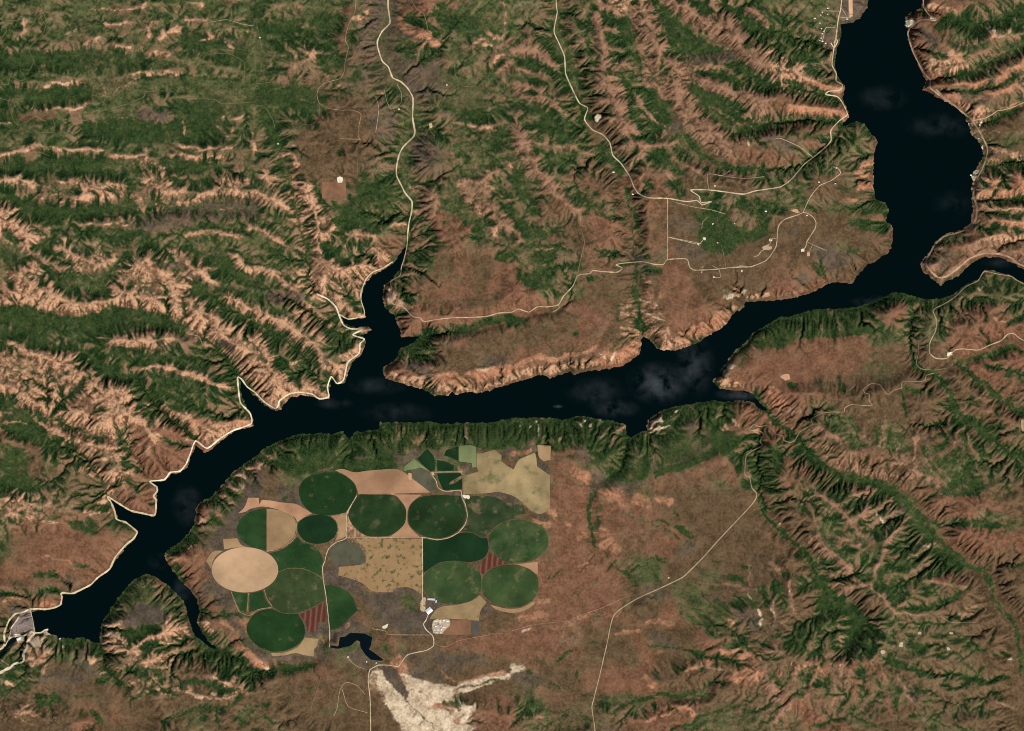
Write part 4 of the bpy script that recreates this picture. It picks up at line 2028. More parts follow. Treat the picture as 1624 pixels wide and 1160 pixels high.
# roads: name, width m, tone, points
ROADS = """
main_road 34 cream Z 617,-150 B 628,0 632,60 637,110 600,150 578,195 580,230 600,290 630,320 650,370 690,390 725,425 747,470 745,560 755,620 750,650 700,700 680,740 668,800 670,840 690,880 710,920 742,960 740,1010 728,1060 722,1110
shore_road 22 pale B 722,1110 F 718,10 705,70 692,110 685,150 640,180 645,215 635,245 650,285 700,300 745,345 780,352 800,370 860,360 935,352 1030,350 1100,345 1150,330 1217,325 G 30,310 80,325 120,300 170,300 220,290 245,250 290,200 310,155 330,145 370,142 385,127 430,132 500,135 525,115 495,100 530,92 620,85 680,98 720,98 740,75 830,72 845,110 870,125 960,122 1050,112 1130,110 W 700,575 760,588 830,580 960,525 1020,460 1070,370 1085,200 1110,150 1160,110 1280,70 1340,45 1390,60 1440,100 1462,150 1450,210 1370,335 1365,370 1340,420
side_road 15 pale G 220,290 225,305 195,325
side_road 14 brown G 310,150 330,60 345,-10 330,-60
valley_road 26 cream Z 880,-150 C 210,0 215,60 200,150 225,210 250,270 255,350 280,410 320,490 360,515 345,570 385,620 430,640 465,680 480,740 520,780 560,840 580,890 600,920 645,942 740,945 830,960 880,955 905,975 950,960 900,965 890,935 850,905 940,905 1020,915 1100,925 1155,910 D 0,900 60,890 110,855 170,785 215,750 270,705 300,670 300,620 340,575 378,545 355,490 330,460 275,450 290,435 340,430 355,405 325,385 325,350 305,310 310,260 315,225 322,190 335,90 350,0 Z 1338,-150
section_road 20 orange C 740,945 740,1160 G 740,75
side_road 12 pale C 935,900 930,830 1000,835 1040,810
side_road 12 pale C 980,835 1100,850 1200,842
side_road 12 pale C 740,1128 900,1160
side_road 12 pale C 780,965 860,985 950,1000 1015,1020
side_road 14 pale W 0,290 200,340 300,360 350,310
side_road 14 cream D 165,1015 200,940 245,885 300,860 345,825 330,800 310,795
side_road 12 pale D 215,750 150,700 60,660 20,665
side_road 16 pale W 1080,310 1040,300 1010,330 1000,380 920,430 890,470 850,485
side_road 10 pale W 1370,335 1430,365 1570,425
side_road 10 pale W 1430,365 1390,440
side_road 10 pale W 450,690 515,685 505,620 490,600 430,570
side_road 10 pale W 330,600 350,580 320,590
track 9 olive W 570,590 540,430 520,370
track 9 pale W 330,205 340,140 390,90
town_road 14 pale U 170,255 590,260
town_road 12 pale U 560,398 850,405 870,380
town_road 14 cream U 500,632 310,632 265,680 245,760 230,860 200,940
town_road 10 pale U 620,170 700,270 770,390
town_road 26 cream U 400,990 480,1100 540,1000 555,930 510,920 470,1000
north_bank_road 24 tanpink V 30,-60 110,10 240,120 390,240 480,320 560,440 640,590 670,680 650,790 600,920 550,1010 520,1110
north_bank_road 24 tanpink Z 1463,-150 D 740,0 745,40 770,75 800,95 730,95 690,120 668,150 672,190 692,250 722,310 745,350 772,380 772,420 830,460 900,510 V 30,-20
north_bank_road 30 tanpink V 520,1110 D 978,930 992,980 990,1040 965,1085 900,1110 840,1125 800,1160 H 780,30 750,90 770,125 810,160 850,155 900,120 960,70 1020,48 1100,48 1160,68 1217,105 Z 1790,480
east_road 14 cream V 480,322 560,310 640,290 720,250 790,200 870,190 1000,150 1110,100 Z 1700,130
side_road 12 cream V 550,435 580,390 570,365
highway 22 pale Z 1790,530 H 1217,190 1160,155 1100,145 1030,132 1000,175 940,205 900,245 850,280 800,305 785,320 800,360 798,410 770,470 768,520 800,545 850,545 890,505 930,500 1000,505 1060,480 1110,460 1140,430 1170,428 1217,460 Z 1700,570
gravel_road 14 pinkish H 800,365 798,400 750,440 718,470 715,520 705,570 730,595 790,600 860,590 880,570
gravel_road 16 tanpink H 790,615 755,625 745,650 720,655 640,655 635,685 600,695 570,717 545,690 530,670 490,665 455,690 460,710 480,715 480,745 495,770 440,768 395,765 365,780 360,800 300,800 250,808 205,835 210,860 150,895 130,935 105,945 75,935 70,915 40,905 0,865 G 1180,870 1150,860 1130,885 1175,890 1198,905 1180,940 1190,960 1120,1000 1110,1040 1108,1100 1130,1110 1140,1160
county_road 22 pale G 1140,1160 K 1165,30 1145,75 990,240 910,330 825,415 800,432 710,475 590,530 485,605 450,750 420,880 390,1000 380,1045 395,1160 Z 955,1290
farm_road 22 pale N 0,942 400,942 540,965 650,945 740,895 800,820 820,740 800,640 768,570 755,510 620,520 550,485 530,420 480,350 540,342 770,340
farm_road 24 cream N 405,945 Q 405,0 405,380 410,470 460,530 440,600 415,640 440,690 495,740 510,780 505,840 440,880 270,920 200,1010 180,1028 80,1015 0,1015 O 1500,1020 1430,1060 1415,1160 Z 587,1110 588,1160 590,1290
farm_road 12 pale Q 495,738 420,738 110,735 60,700 O 1450,680
farm_road 18 cream O 1060,850 1060,700 1030,400 1005,250 995,120 1020,50 M 1020,1080 1050,990 1120,930 1215,885 1218,670 1310,500
farm_road 14 tanpink M 1215,885 1400,884 N 0,942
farm_road 10 pale M 480,1015 580,995 660,960 730,900 758,820 750,740 700,670 600,630
farm_road 12 tanpink O 460,320 480,400 530,480 400,505 325,560 230,525 180,410 150,330
farm_road 10 tanpink O 315,355 300,530
farm_road 9 olive O 590,160 680,125 800,125 900,160 995,220
farm_road 8 olive N 530,230 535,340
farm_road 8 olive N 530,225 620,230 740,290
farm_road 8 olive N 460,120 520,200 530,225
farm_road 8 olive N 740,100 650,110 600,150 600,200 740,260
farm_track 14 brown O 1060,890 1030,960 990,1080 970,1160 J 260,1050 220,1080
farm_track 10 pale O 1230,950 1300,1020 1400,1055
farm_track 10 pale J 520,985 480,940 430,925 400,960 385,1050 370,1085
farm_track 10 pale J 410,960 440,1040 530,1070
farm_track 7 green O 1330,880 1370,930 1440,985 1540,1000
canal_track 8 green O 1050,890 1150,890 1250,840 1330,810
dam_road 30 cream S -300,900 5,800 50,760 65,700 60,580 110,430 150,370 220,300 330,280 400,245 520,232 640,238 750,220 830,190 860,160 870,60 860,20 900,5 1000,15 1060,5 I 360,497 430,462 465,427 520,387 548,330 598,272 635,242 652,212 640,198 600,166 555,150 545,112 528,70 512,43 560,72 620,108 680,122 735,130 742,60 730,40 748,15 Z 248,772
lakeside_road 26 creamwhite Z 248,772 E 735,1150 712,1130 780,1123 810,1088 855,1082 885,1048 905,998 930,938 985,973 1050,924 1110,888 1195,856 1190,808 1145,758 1135,700 1130,635 1150,645 1175,680 1214,708 F 40,753 90,783 106,770 113,745 160,714 205,707 265,714 300,737 345,728 340,680 358,632 385,664 415,650 430,588 440,560 490,520 495,475 515,453 460,433 505,407 450,404 415,385 395,340 380,300 340,262 290,240
lakeside_road 20 cream F 395,335 440,358 510,343 515,320 500,270 500,230 522,170 555,135 605,115 650,85
dam_road 44 creamwhite S 490,570 440,630 385,700 380,780 330,870 340,960 300,990 200,1010 150,1060 80,1090 30,1120 S -300,1300
dam_road 26 creamwhite S 490,575 580,570 620,540 680,520
dam_road 26 creamwhite S 480,565 420,560 340,610 280,640
dam_road 22 cream S 70,760 120,660 140,610 160,500 220,420 270,345
dam_road 20 creamwhite S 110,680 200,600 280,590
side_road 12 cream S 0,940 130,1030
mountain_track 10 tanpink B 475,0 470,60 440,120 425,190 440,230 425,290 420,340 400,375 330,395 300,420 290,450 300,490 340,515 400,525 460,525 500,545 490,600 490,660 500,665 400,660
mountain_track 9 olive B 0,100 20,190 35,250 100,275 190,310 240,345 300,370
mountain_track 9 brown B 300,490 300,560 260,595 215,595 190,630 110,670
mountain_track 8 brown B 0,400 100,390 200,380 310,400
track 8 brown B 485,740 480,880
track 8 olive B 895,240 940,300 950,360 985,410 1060,415
track 8 tanpink B 740,0 760,40 800,70 820,150
track 9 pale B 570,460 585,520 570,630
track 8 pale B 610,430 625,490 645,520 690,490 690,440 670,400
track 8 olive B 1190,40 1180,100 1180,180
forest_track 9 olive A 0,190 30,150 25,100 80,100 100,80 120,90 130,150 180,80 205,60 225,100 285,90 270,83
forest_track 8 olive A 225,100 205,160 150,215 140,245 160,290 140,335 95,330 120,375 95,385 50,365 40,400 0,405
forest_track 9 olive A 0,470 40,480 45,520 80,595 130,580 170,555 210,575 245,565 260,590 250,630 190,635 215,690
forest_track 11 olive A 310,570 360,575 430,570 480,530 590,500 680,465 700,437 820,435 850,465 950,470 1020,475 1060,495 1150,490 1217,485
forest_track 8 olive A 100,740 140,750 180,725 235,742
forest_track 8 pale A 1010,105 1080,95 1150,115 1210,125
forest_track 8 olive A 990,260 1080,255 1160,295 1165,380
forest_track 8 olive B 0,500 45,515 80,570 90,610
track 10 pale E 895,430 945,440 965,480
track 7 olive E 990,680 1025,730
track 8 pale I 190,162 240,170 280,165
shore_track 8 pinkish G 0,590 60,560 120,530 200,550 300,530 400,510
track 8 tanpink K 0,680 110,650 250,635 330,605 430,570 540,520
track 8 brown L 0,90 120,70 160,20
track 7 tanpink Q 505,800 560,840 640,840 740,790 1000,740 1080,720 1230,740
track 7 pale L 820,610 870,640 990,640
"""

# fields: kind | category | tone | label | outline
FIELDS = """
irrigated_crop|crop field|deep|large dark green irrigated circle at the north-west corner of the farm, directly below the forest|M 770,450 800,380 850,330 950,298 1100,282 1200,320 1280,380 1312,460 1298,510 1222,640 1200,662 1080,680 1000,682 930,670 880,650 800,570
irrigated_crop|crop field|mid|green western half of the circle that is split down the middle into green and tan|M 478,615 400,625 300,660 230,730 200,810 230,890 290,950 380,985 478,1005
stubble_plot|crop field|wheat|tan eastern half of the circle that is split down the middle into green and tan|M 482,622 600,630 700,670 748,740 752,810 730,890 660,955 580,990 482,1012
irrigated_crop|crop field|deepest|smallest of the full dark green circles, touching the half-tan circle on its west|M 762,810 770,750 830,700 950,672 1060,690 1120,740 1138,810 1110,880 1040,930 950,948 850,930 790,880
stubble_plot|crop field|peach|irregular peach tan strip running above the half-green half-tan circle|M 310,520 408,520 412,580 438,540 520,545 620,565 740,572 800,600 898,665 840,690 762,745 745,700 650,645 500,605 430,600 330,620 290,650 215,665 280,610
stubble_plot|crop field|pale|big pale tan harvested circle, the only fully tan full circle of the farm|Z 441.5,904.0 440.5,911.0 437.5,917.8 432.6,924.0 426.0,929.5 417.9,933.9 408.8,937.3 398.8,939.3 388.5,940.0 378.2,939.3 368.2,937.3 359.1,933.9 351.0,929.5 344.4,924.0 339.5,917.8 336.5,911.0 335.5,904.0 336.5,897.0 339.5,890.2 344.4,884.0 351.0,878.5 359.1,874.1 368.2,870.7 378.2,868.7 388.5,868.0 398.8,868.7 408.8,870.7 417.9,874.1 426.0,878.5 432.6,884.0 437.5,890.2 440.5,897.0
stubble_plot|crop field|wheat|pointed tan wedge attached to the western side of the big pale tan circle|Z 327,890 334,877 343,873 353,874 342,882 336.5,892 335.2,903 334,901
stubble_plot|crop field|wheat|small tan rectangle on the north-west edge of the big pale tan circle|M 80,900 210,892 245,958 325,982 200,975 90,996
irrigated_crop|crop field|deepfade|dark green crescent plot squeezed between the small dark circle and the striped-corner circle|M 510,1030 600,1010 700,955 760,880 830,935 900,955 960,1000 1000,1080 1005,1160 O 1000,60 985,195 900,158 800,125 700,125 600,160 587,150 575,90 540,20
irrigated_crop|crop field|olivegreen|large olive green circle mottled with faint rings, touching the big pale circle on its east|O 587,168 640,140 740,127 850,132 930,175 995,228 1010,300 1015,420 900,488 780,530 640,545 540,482 490,400 470,330 480,270 530,200
irrigated_crop|crop field|deep|southernmost dark green circle of the farm, south of the two small wedge plots|O 332,578 400,520 520,492 640,550 770,545 828,640 838,740 760,840 650,885 540,895 420,860 330,780 287,680
irrigated_crop|crop field|mid|green half-round plot on the east side of the straight farm road, north of the pond|O 1018,282 1100,282 1200,320 1270,380 1295,450 1320,510 1250,570 1170,650 1110,690 1068,690 1045,560
ploughed_strips|crop field|stripes|dark red striped wedge plot beside the straight farm road, north-west of the pond|O 780,550 900,500 1018,430 1033,615 958,620 935,700 862,720 840,620
ploughed_strips|crop field|stripes|dark red striped diamond plot pinched between the four eastern circles|Q 920,115 975,45 1025,-5 1060,-15 1100,30 1190,85 1100,97 1010,132 965,183 930,155
stubble_plot|crop field|wheatgreen|pale tan patch hooked under the south-east side of the southernmost circle|O 520,905 640,908 770,855 832,760 958,775 945,840 915,870 912,933 840,928 740,898 640,932 535,935
irrigated_crop|crop field|mid|western one of the two small dark green wedge plots under the big pale circle|O 170,340 305,358 295,520 240,518 180,400
irrigated_crop|crop field|mid|eastern one of the two small dark green wedge plots under the big pale circle|O 328,355 448,328 462,400 515,478 400,500 318,535
stubble_plot|crop field|tan|long pinkish tan field under the forest between the two top circles|M 1110,268 1180,250 1290,292 1400,272 1620,255 N 0,315 180,312 250,350 310,400 420,482 480,530 0,543 M 1325,485 1312,440 1290,380 1210,315
stubble_plot|crop field|wheat|small tan gusset between the smallest dark circle and the road junction|M 1070,685 1210,678 1213,875 1110,920 1150,820 1130,740
irrigated_crop|crop field|deep2|dark green circle flattened on its top and bottom, middle of the northern row|M 1328,492 N 0,550 150,550 200,600 250,665 258,740 245,820 180,885 110,930 0,937 M 1400,878 1290,800 1240,720 1228,650
irrigated_crop|crop field|deep2|dark green circle ringed on its east by the curved farm road|N 275,680 320,610 400,567 520,552 755,560 800,680 808,740 785,825 725,890 650,935 540,955 420,935 330,880 275,820
stubble_plot|crop field|tan|narrow tan hourglass gap between the two flat-topped dark circles|N 155,548 400,550 318,608 268,680 265,830 380,938 110,938 250,822 262,680 205,600
irrigated_crop|crop field|mottled|ragged mottled dark green plot just east of the curved farm road|N 845,562 1040,562 1140,600 1180,622 1330,645 1360,720 1250,770 1130,800 1060,860 990,930 960,945 850,890 755,890 815,820 828,740 795,600
irrigated_crop|crop field|deepest|solid dark green plot with a square western end, right of the vertical farm road|N 412,955 550,975 665,950 745,900 860,895 950,950 1003,952 1018,1040 1000,1100 Q 950,45 850,72 700,52 560,68 470,128 415,168
irrigated_crop|crop field|twotone|two-tone green circle on the eastern edge, pale in its west and darker in its east|N 1010,940 1060,870 1140,805 1250,780 1380,787 1480,840 1550,900 1570,980 1545,1060 Q 1515,-15 1440,50 1300,75 1180,75 1115,28 1060,-20 N 1030,1050
irrigated_crop|crop field|bright|green circle touching the white-roofed farmyard at its south-west|Q 417,185 480,125 560,78 680,57 800,72 900,112 943,180 950,285 928,368 850,428 750,455 600,452 520,418 440,368 417,300
irrigated_crop|crop field|bright|south-easternmost green circle of the farm, with a tan crescent below it|Q 965,190 1050,125 1150,95 1280,92 1390,132 1450,182 1473,225 1473,350 1428,415 1330,475 1220,490 1100,468 1030,428 962,370 948,285
stubble_plot|crop field|wheat|thin tan crescent curving under the south-easternmost green circle|Q 1030,460 1110,482 1220,502 1330,487 1425,428 1440,450 1380,500 1280,535 1180,533 1080,505
stubble_plot|crop field|tan|small tan corner triangle at the farm's eastern boundary between two green circles|Q 1275,88 1465,65 1468,180 1450,178 1392,128
pasture_plot|pasture|spotted|large square tan pasture spotted with dark green shrubs in the middle of the farm|N 0,955 400,955 Q 396,365 290,292 140,308 135,345 20,345 O 1440,335 1380,270 1260,220 1140,190 1145,112 1290,100 1390,85 M 1400,1060 1395,1000 1300,900 1400,892
fallow_plot|fallow field|greyolive|smooth grey-olive fallow oval on the west side of the spotted square pasture|M 1060,1060 1075,990 1140,940 1230,920 1330,960 1385,1040 1385,1090 O 1370,75 1200,100 1090,70
irrigated_crop|crop field|deepest|small dark green plot with a pointed top, westernmost of the small northern plots|N 360,218 450,130 500,180 518,225 522,325 480,338 400,270
irrigated_crop|crop field|deepest|small dark green plot cut by a straight east edge beside the light green rectangle|N 605,190 625,140 735,112 735,240 660,205
irrigated_crop|crop field|deepest|small dark green tapering plot in the centre of the small northern plots|N 542,232 620,247 695,285 690,328 542,330
irrigated_crop|crop field|deepest|dark green plot with a notched tan finger, southernmost of the small northern plots|N 538,355 755,352 770,370 660,430 650,460 700,450 770,400 770,500 600,508 560,430
pasture_plot|pasture|lightgreen|light green rectangle at the top of the farm next to a small dark green plot|N 740,102 850,92 900,112 903,298 865,300 858,258 745,245
pasture_plot|pasture|lightgreen|light green wedge pointing east from the forest edge towards a tan gravel spot|N 238,290 330,222 380,262 478,342 400,300 300,318 242,333
fallow_plot|fallow field|greyolive|grey-olive fallow oval marked by a short dark line, west of the small northern plots|N 312,332 400,302 488,372 535,435 528,498 480,522 400,470 322,402
pasture_plot|pasture|bigpasture|big ragged yellow-olive pasture filling the farm's north-east corner|N 905,172 960,168 1070,135 1135,190 1130,240 1190,290 1245,318 1290,225 1350,202 1440,162 1455,215 1460,290 1578,372 1578,680 1500,732 1420,715 1340,635 1250,560 1100,520 1000,538 782,545 778,380 925,335 905,300
pasture_plot|pasture|wheat|small square tan plot at the very top right corner of the farm|N 1462,92 1588,102 1583,228 1520,243 1472,205
stubble_plot|crop field|wheatgreen|tan field dotted with shrubs between the white-roofed farmyard and the ranch yard|Q 470,590 530,500 600,470 700,465 860,430 935,372 995,438 935,515 925,608 845,600 720,592
fallow_plot|fallow field|rust|orange-brown square paddock on the east side of the ranch yard|Q 600,738 600,690 670,640 672,602 848,602 850,735
fallow_plot|fallow field|greydark|small dark grey square plot at the east end of the orange-brown paddock|Q 853,615 930,615 930,735 853,735
fallow_plot|fallow field|rust|isolated red-brown square clearing with a white pad, west of the main valley road|B 312,865 380,868 425,850 430,938 315,942
"""
# cleared pads of pale ground
PADS = """
bright cream gravel pit shaped like a boot beside the north valley road|w|C 390,555 405,545 425,548 425,565 412,570 410,582 398,580
bright white gravel pad alone in grey scrub between the pond and the ranch yard|w|Q 32,665 70,640 92,638 85,665 60,685 38,680
round white pad at the corner of the isolated red-brown clearing|w|B 385,848 400,840 415,850 412,870 390,872
yellow gravel spot in the green valley east of the main valley road|y|B 822,590 840,588 840,608 825,612
tan gravel spot at the point where the small northern farm plots meet|o|N 485,345 510,340 515,370 495,375
orange gravel strip between the long pinkish field and the grey fallow oval|o|N 280,350 310,350 312,420 285,410 275,380
white gravel yard by the curved farm road at the top of the ringed circle|w|N 768,552 840,555 842,590 790,585
cream pull-out on the outer side of the looping highway|w|H 850,520 875,512 875,530 852,537
small reddish landing at the end of a short spur on the lakeside bench|o|W 1370,440 1400,435 1405,475 1370,478
cream gravel pad near the loop road's southern end|w|W 1310,410 1345,400 1350,430 1315,438
large tan gravel pad inside the bend of the bench road|t|W 950,375 1000,360 1030,395 1010,420 950,420 930,400
small cream pad just above the large tan gravel pad|w|W 1000,310 1030,305 1030,330 1000,330
white pad with a spur, north-west of the cluster of bench houses|w|W 340,290 370,290 365,320 345,315
bare orange cut at the top of the bench road bend|o|W 1200,25 1270,10 1310,50 1270,55
white boat-ramp lot on the east shore, northern of the pair|w|V 490,940 560,920 570,945 520,985 490,980
white boat-ramp lot on the east shore, southern of the pair|w|V 470,1000 520,1015 520,1060 490,1055
pale landing strip of bare sand along the east shore|w|V 590,640 615,615 610,720 590,700
white shore clearing beside the lake's north-east cape|w|D 655,95 690,95 700,110 670,130 655,125
cream parking area east of the cape along the north-east shore|w|D 770,80 800,85 800,105 775,100
pale spoil bench below the dam on the south abutment|p|S 430,680 540,600 570,700 580,780 500,760 440,720
white apron of the dam outlet channel|w|S 210,600 310,590 320,640 280,690 230,690 225,665 250,630 130,650
bare rock knob jutting into the lake beside the dam|p|S 600,560 680,520 690,580 720,605 640,610
bare tan turnout at the tip of the north shore point by the dam|o|S 860,40 910,70 890,110 870,80
small white clearing on the bare ridge of the south-east hills, westernmost of its group|p|L 530,770 560,765 560,790 535,800
white outcrop at the head of the creek in the south-east hills|p|L 625,730 645,725 645,765 615,760
pinkish white outcrop north of the creek head in the south-east hills|p|L 705,685 730,680 735,700 710,700
pale outcrop by the creek junction near the south-east edge|p|L 1135,815 1160,805 1168,820 1140,825
small rosy outcrop midway along the eastern hill spur|p|L 845,755 870,760 868,778 850,775
pale outcrop above the eastern hill spur|p|L 860,685 885,680 880,700 862,698
pale sliver of ground at the far east edge beside the highway|t|H 1203,840 1215,830 1217,895 1205,890
orange gravel knoll on the east bank plateau|o|H 62,625 100,615 105,645 80,650 65,640
orange staging yard around the white-roofed shed|t|Q 400,400 440,385 430,480 430,530 395,520 380,490
pale ground of the ranch yard|p|Q 505,595 660,592 665,650 600,700 598,730 510,728 495,660
small bare landing on the section line road in the north-east bench|w|W 285,345 310,345 310,372 290,370
"""
# buildings: roof tone, length m, width m, rotation deg, wall height m, x,y (with sheet), label
BUILDINGS = """
barn|white|98|82|40|9|Q 467,515|big white-roofed square shed in the farmyard south-west of a green circle
barn|silver|120|30|-4|7|Q 488,410|long silvery shed north of the big white-roofed shed
barn|silver|40|24|70|6|Q 530,430|short silvery shed at the east end of the long silvery shed
house|brown|26|18|10|4|Q 425,470|small brown-roofed house west of the big white-roofed shed
barn|cream|48|26|0|6|Q 530,608|cream-roofed barn at the north-west corner of the ranch yard
barn|cream|44|24|90|6|Q 566,612|upright cream-roofed barn second along the ranch yard's north edge
barn|white|36|24|0|5|Q 605,604|white-roofed shed third along the ranch yard's north edge
barn|cream|50|40|0|6|Q 638,608|squarish cream barn at the ranch yard's north-east corner
house|blue|34|24|20|5|Q 568,658|blue-roofed house in the middle of the ranch yard
house|white|30|20|0|5|Q 530,660|white-roofed house west of the blue-roofed one
barn|white|44|18|-15|5|Q 605,668|narrow white shed east of the blue-roofed house
barn|silver|36|22|0|5|Q 520,690|silver-roofed shed on the ranch yard's west side
barn|cream|30|20|0|5|Q 550,690|cream-roofed shed just south of the blue-roofed house
barn|white|30|20|90|5|Q 580,690|upright white shed in the ranch yard's south-east
barn|silver|40|18|0|5|Q 535,716|silver-roofed long shed at the ranch yard's southern edge
barn|cream|26|18|0|5|Q 575,716|small cream shed in the ranch yard's southern corner
barn|brown|24|18|0|4|Q 552,640|small brown shed between the ranch yard's barns and its blue-roofed house
powerhouse|whiteblue|62|34|28|14|S 262,655|white powerhouse with blue-green roof end beside the river below the dam
house|white|22|16|20|5|S 845,655|lone white hut on the green lake shore east of the dam
house|white|26|18|0|5|U 330,195|white-roofed house topmost of the north-east village
house|cream|22|16|30|5|U 205,290|cream-roofed house at the west end of the village's upper lane
house|silver|20|16|0|5|U 165,350|silver house below the west end of the village's upper lane
house|brown|20|16|60|5|U 205,385|brown-roofed house in the village's western row
house|white|30|14|10|5|U 30,428|white-roofed long house in trees on the village's far west
house|white|20|14|0|5|U 185,665|white house alone beside the lane between the village's two clusters
house|cream|20|14|0|5|U 150,535|cream cabin standing in trees west of the village blocks
house|silver|20|14|15|5|U 235,725|silver-roofed house at the top of the village's southern row
house|white|22|15|0|5|U 205,780|white-roofed house second down the village's southern row
house|brown|20|15|0|5|U 260,800|brown-roofed house east of the village's southern lane
house|cream|22|15|20|5|U 180,880|cream-roofed house on the west of the village's southern end
house|white|26|18|0|5|U 210,950|white-roofed house at the foot of the village's southern lane
house|silver|20|15|40|5|U 150,930|silver-roofed house furthest south-west in the village
house|white|24|14|20|5|U 280,1000|white-roofed house south-east of the village lane's foot
house|brown|20|15|0|5|U 355,520|brown-roofed house in the middle of the village block
house|silver|18|14|0|5|U 330,330|silver-roofed cabin in the northern village block
hangar|silver|30|22|0|6|U 780,440|silver hangar at the south end of the airstrip
hangar|brown|24|20|0|6|U 850,450|brown hangar just east of the silver hangar by the airstrip
house|white|30|18|30|5|V 590,345|white-roofed house at the road junction on the east shore
house|cream|26|18|80|5|V 572,375|cream-roofed house just south of the east shore junction
house|silver|22|16|0|5|V 440,360|silver-roofed cabin between the shore and the east shore junction
house|silver|20|16|30|5|V 560,540|silver-roofed cabin by the shore loop south of the junction
house|white|24|18|0|5|V 465,990|white marina hut at the boat-ramp lots
house|white|32|20|0|5|W 965,35|white-roofed lodge at the northern fringe of the bench woods
house|white|24|16|20|5|W 440,158|white-roofed cabin inside the bench woods
house|silver|20|14|0|5|W 655,155|silver-roofed cabin in a clearing of the bench woods
house|cream|22|16|0|5|W 487,345|cream-roofed cabin in the south of the bench woods
house|white|34|16|85|5|W 727,625|white-roofed long house just south of the bench road
house|cream|24|18|0|5|W 1372,75|cream-roofed house at the top of the loop road
house|cream|24|16|0|5|W 352,300|cream-roofed house on the spur-road pad west of the bench woods
house|brown|22|16|0|5|W 1005,378|brown-roofed house on the large tan gravel pad
house|cream|26|16|10|5|W 1020,318|cream-roofed house on the small cream pad above the tan pad
house|white|24|16|0|5|W 450,685|white-roofed house south of the bench road near its western bend
house|silver|18|14|0|5|W 330,635|silver-roofed cabin south of the bench road's western bend
house|white|30|18|0|5|C 483,820|white-roofed house beside dark trees in the north valley
house|cream|28|18|0|5|C 965,885|cream-roofed house just north of the east-west bench lane
house|brown|24|18|0|5|C 1020,862|reddish roofed house on a bare pad north of the bench lane
house|white|30|18|0|5|C 575,925|white-roofed house on the inside of the valley road bend
house|cream|24|16|0|5|D 242,868|cream-roofed house at the spur junction on the lakeside bench
house|cream|24|16|0|5|D 320,875|cream-roofed house south-east of the spur junction on the lakeside bench
house|white|22|16|0|5|D 325,800|white-roofed cabin at the northern end of the bench spur
house|cream|26|18|0|5|B 680,520|cream-roofed house in the woods west of the main valley road
house|brown|22|16|0|5|B 592,522|brown-roofed house on the short woodland track
house|white|22|16|0|5|B 908,405|small white-roofed cabin alone in the green hills east of the main valley road
house|white|24|16|0|5|B 18,180|white-roofed cabin on the mountain track near the top left
house|white|24|16|0|5|B 105,685|white-roofed cabin at the lower end of the mountain track
house|cream|26|18|0|5|O 1230,940|cream-roofed house south of the pond
house|white|20|16|0|5|O 1400,985|white hut close to the pond's eastern arm
house|cream|20|16|0|5|O 1490,995|cream hut by the road end of the pond
house|cream|24|18|30|5|K 745,428|cream-roofed house beside the county road bend
"""
RUNWAY = pts("U 775,-2000 875,-2000 905,380 815,395")
DAM = pts("S 405,262 435,262 490,560 470,572 400,580 330,560 290,575 200,590 130,640 120,600 150,500 220,420 250,350 300,290")
# ------------------------------------------------------------------ grids and numeric helpers
X0, Y0, X1, Y1 = -162.0, -123.0, 1785.0, 1284.0     # mapped area, map px
CS, FS = 2.0, 1.0                                   # coarse and fine grid steps, map px
NXC, NYC = int((X1 - X0) / CS) + 1, int((Y1 - Y0) / CS) + 1
NXF, NYF = int((X1 - X0) / FS) + 1, int((Y1 - Y0) / FS) + 1
XC, YC = np.meshgrid(X0 + CS * np.arange(NXC), Y0 + CS * np.arange(NYC))
XF, YF = np.meshgrid(X0 + FS * np.arange(NXF), Y0 + FS * np.arange(NYF))
TAB = rng.rand(256, 256).astype(np.float32)

def vnoise(u, v, seed=0):
    u = u + seed * 37.17; v = v + seed * 91.73
    iu = np.floor(u).astype(int); iv = np.floor(v).astype(int)
    fu = u - iu; fv = v - iv
    fu = fu * fu * fu * (fu * (fu * 6 - 15) + 10); fv = fv * fv * fv * (fv * (fv * 6 - 15) + 10)
    a = TAB[iv & 255, iu & 255]; b = TAB[iv & 255, (iu + 1) & 255]
    c = TAB[(iv + 1) & 255, iu & 255]; d = TAB[(iv + 1) & 255, (iu + 1) & 255]
    return ((a * (1 - fu) + b * fu) * (1 - fv) + (c * (1 - fu) + d * fu) * fv) * 2 - 1

def fbm(x, y, cell, octv=4, seed=0, gain=0.5, ang=0.0, stretch=1.0):
    ca, sa = math.cos(ang), math.sin(ang)
    u = (x * ca + y * sa) / (cell * stretch); v = (-x * sa + y * ca) / cell
    out = 0; amp = 1.0; tot = 0
    for k in range(octv):
        out = out + amp * vnoise(u * 2 ** k, v * 2 ** k, seed + k * 3.3)
        tot += amp; amp *= gain
    return out / tot

def smooth(t):
    t = np.clip(t, 0, 1)
    return t * t * (3 - 2 * t)

def blur(a, r):
    r = int(r)
    if r < 1: return a
    for ax in (0, 1):
        for _ in range(2):
            p = np.pad(a, [(r + 1, r) if i == ax else (0, 0) for i in (0, 1)], mode='edge')
            c = np.cumsum(p, axis=ax, dtype=np.float64)
            n = a.shape[ax]
            w = 2 * r + 1
            if ax == 0: a = (c[w:w + n] - c[:n]) / w
            else: a = (c[:, w:w + n] - c[:, :n]) / w
    return a

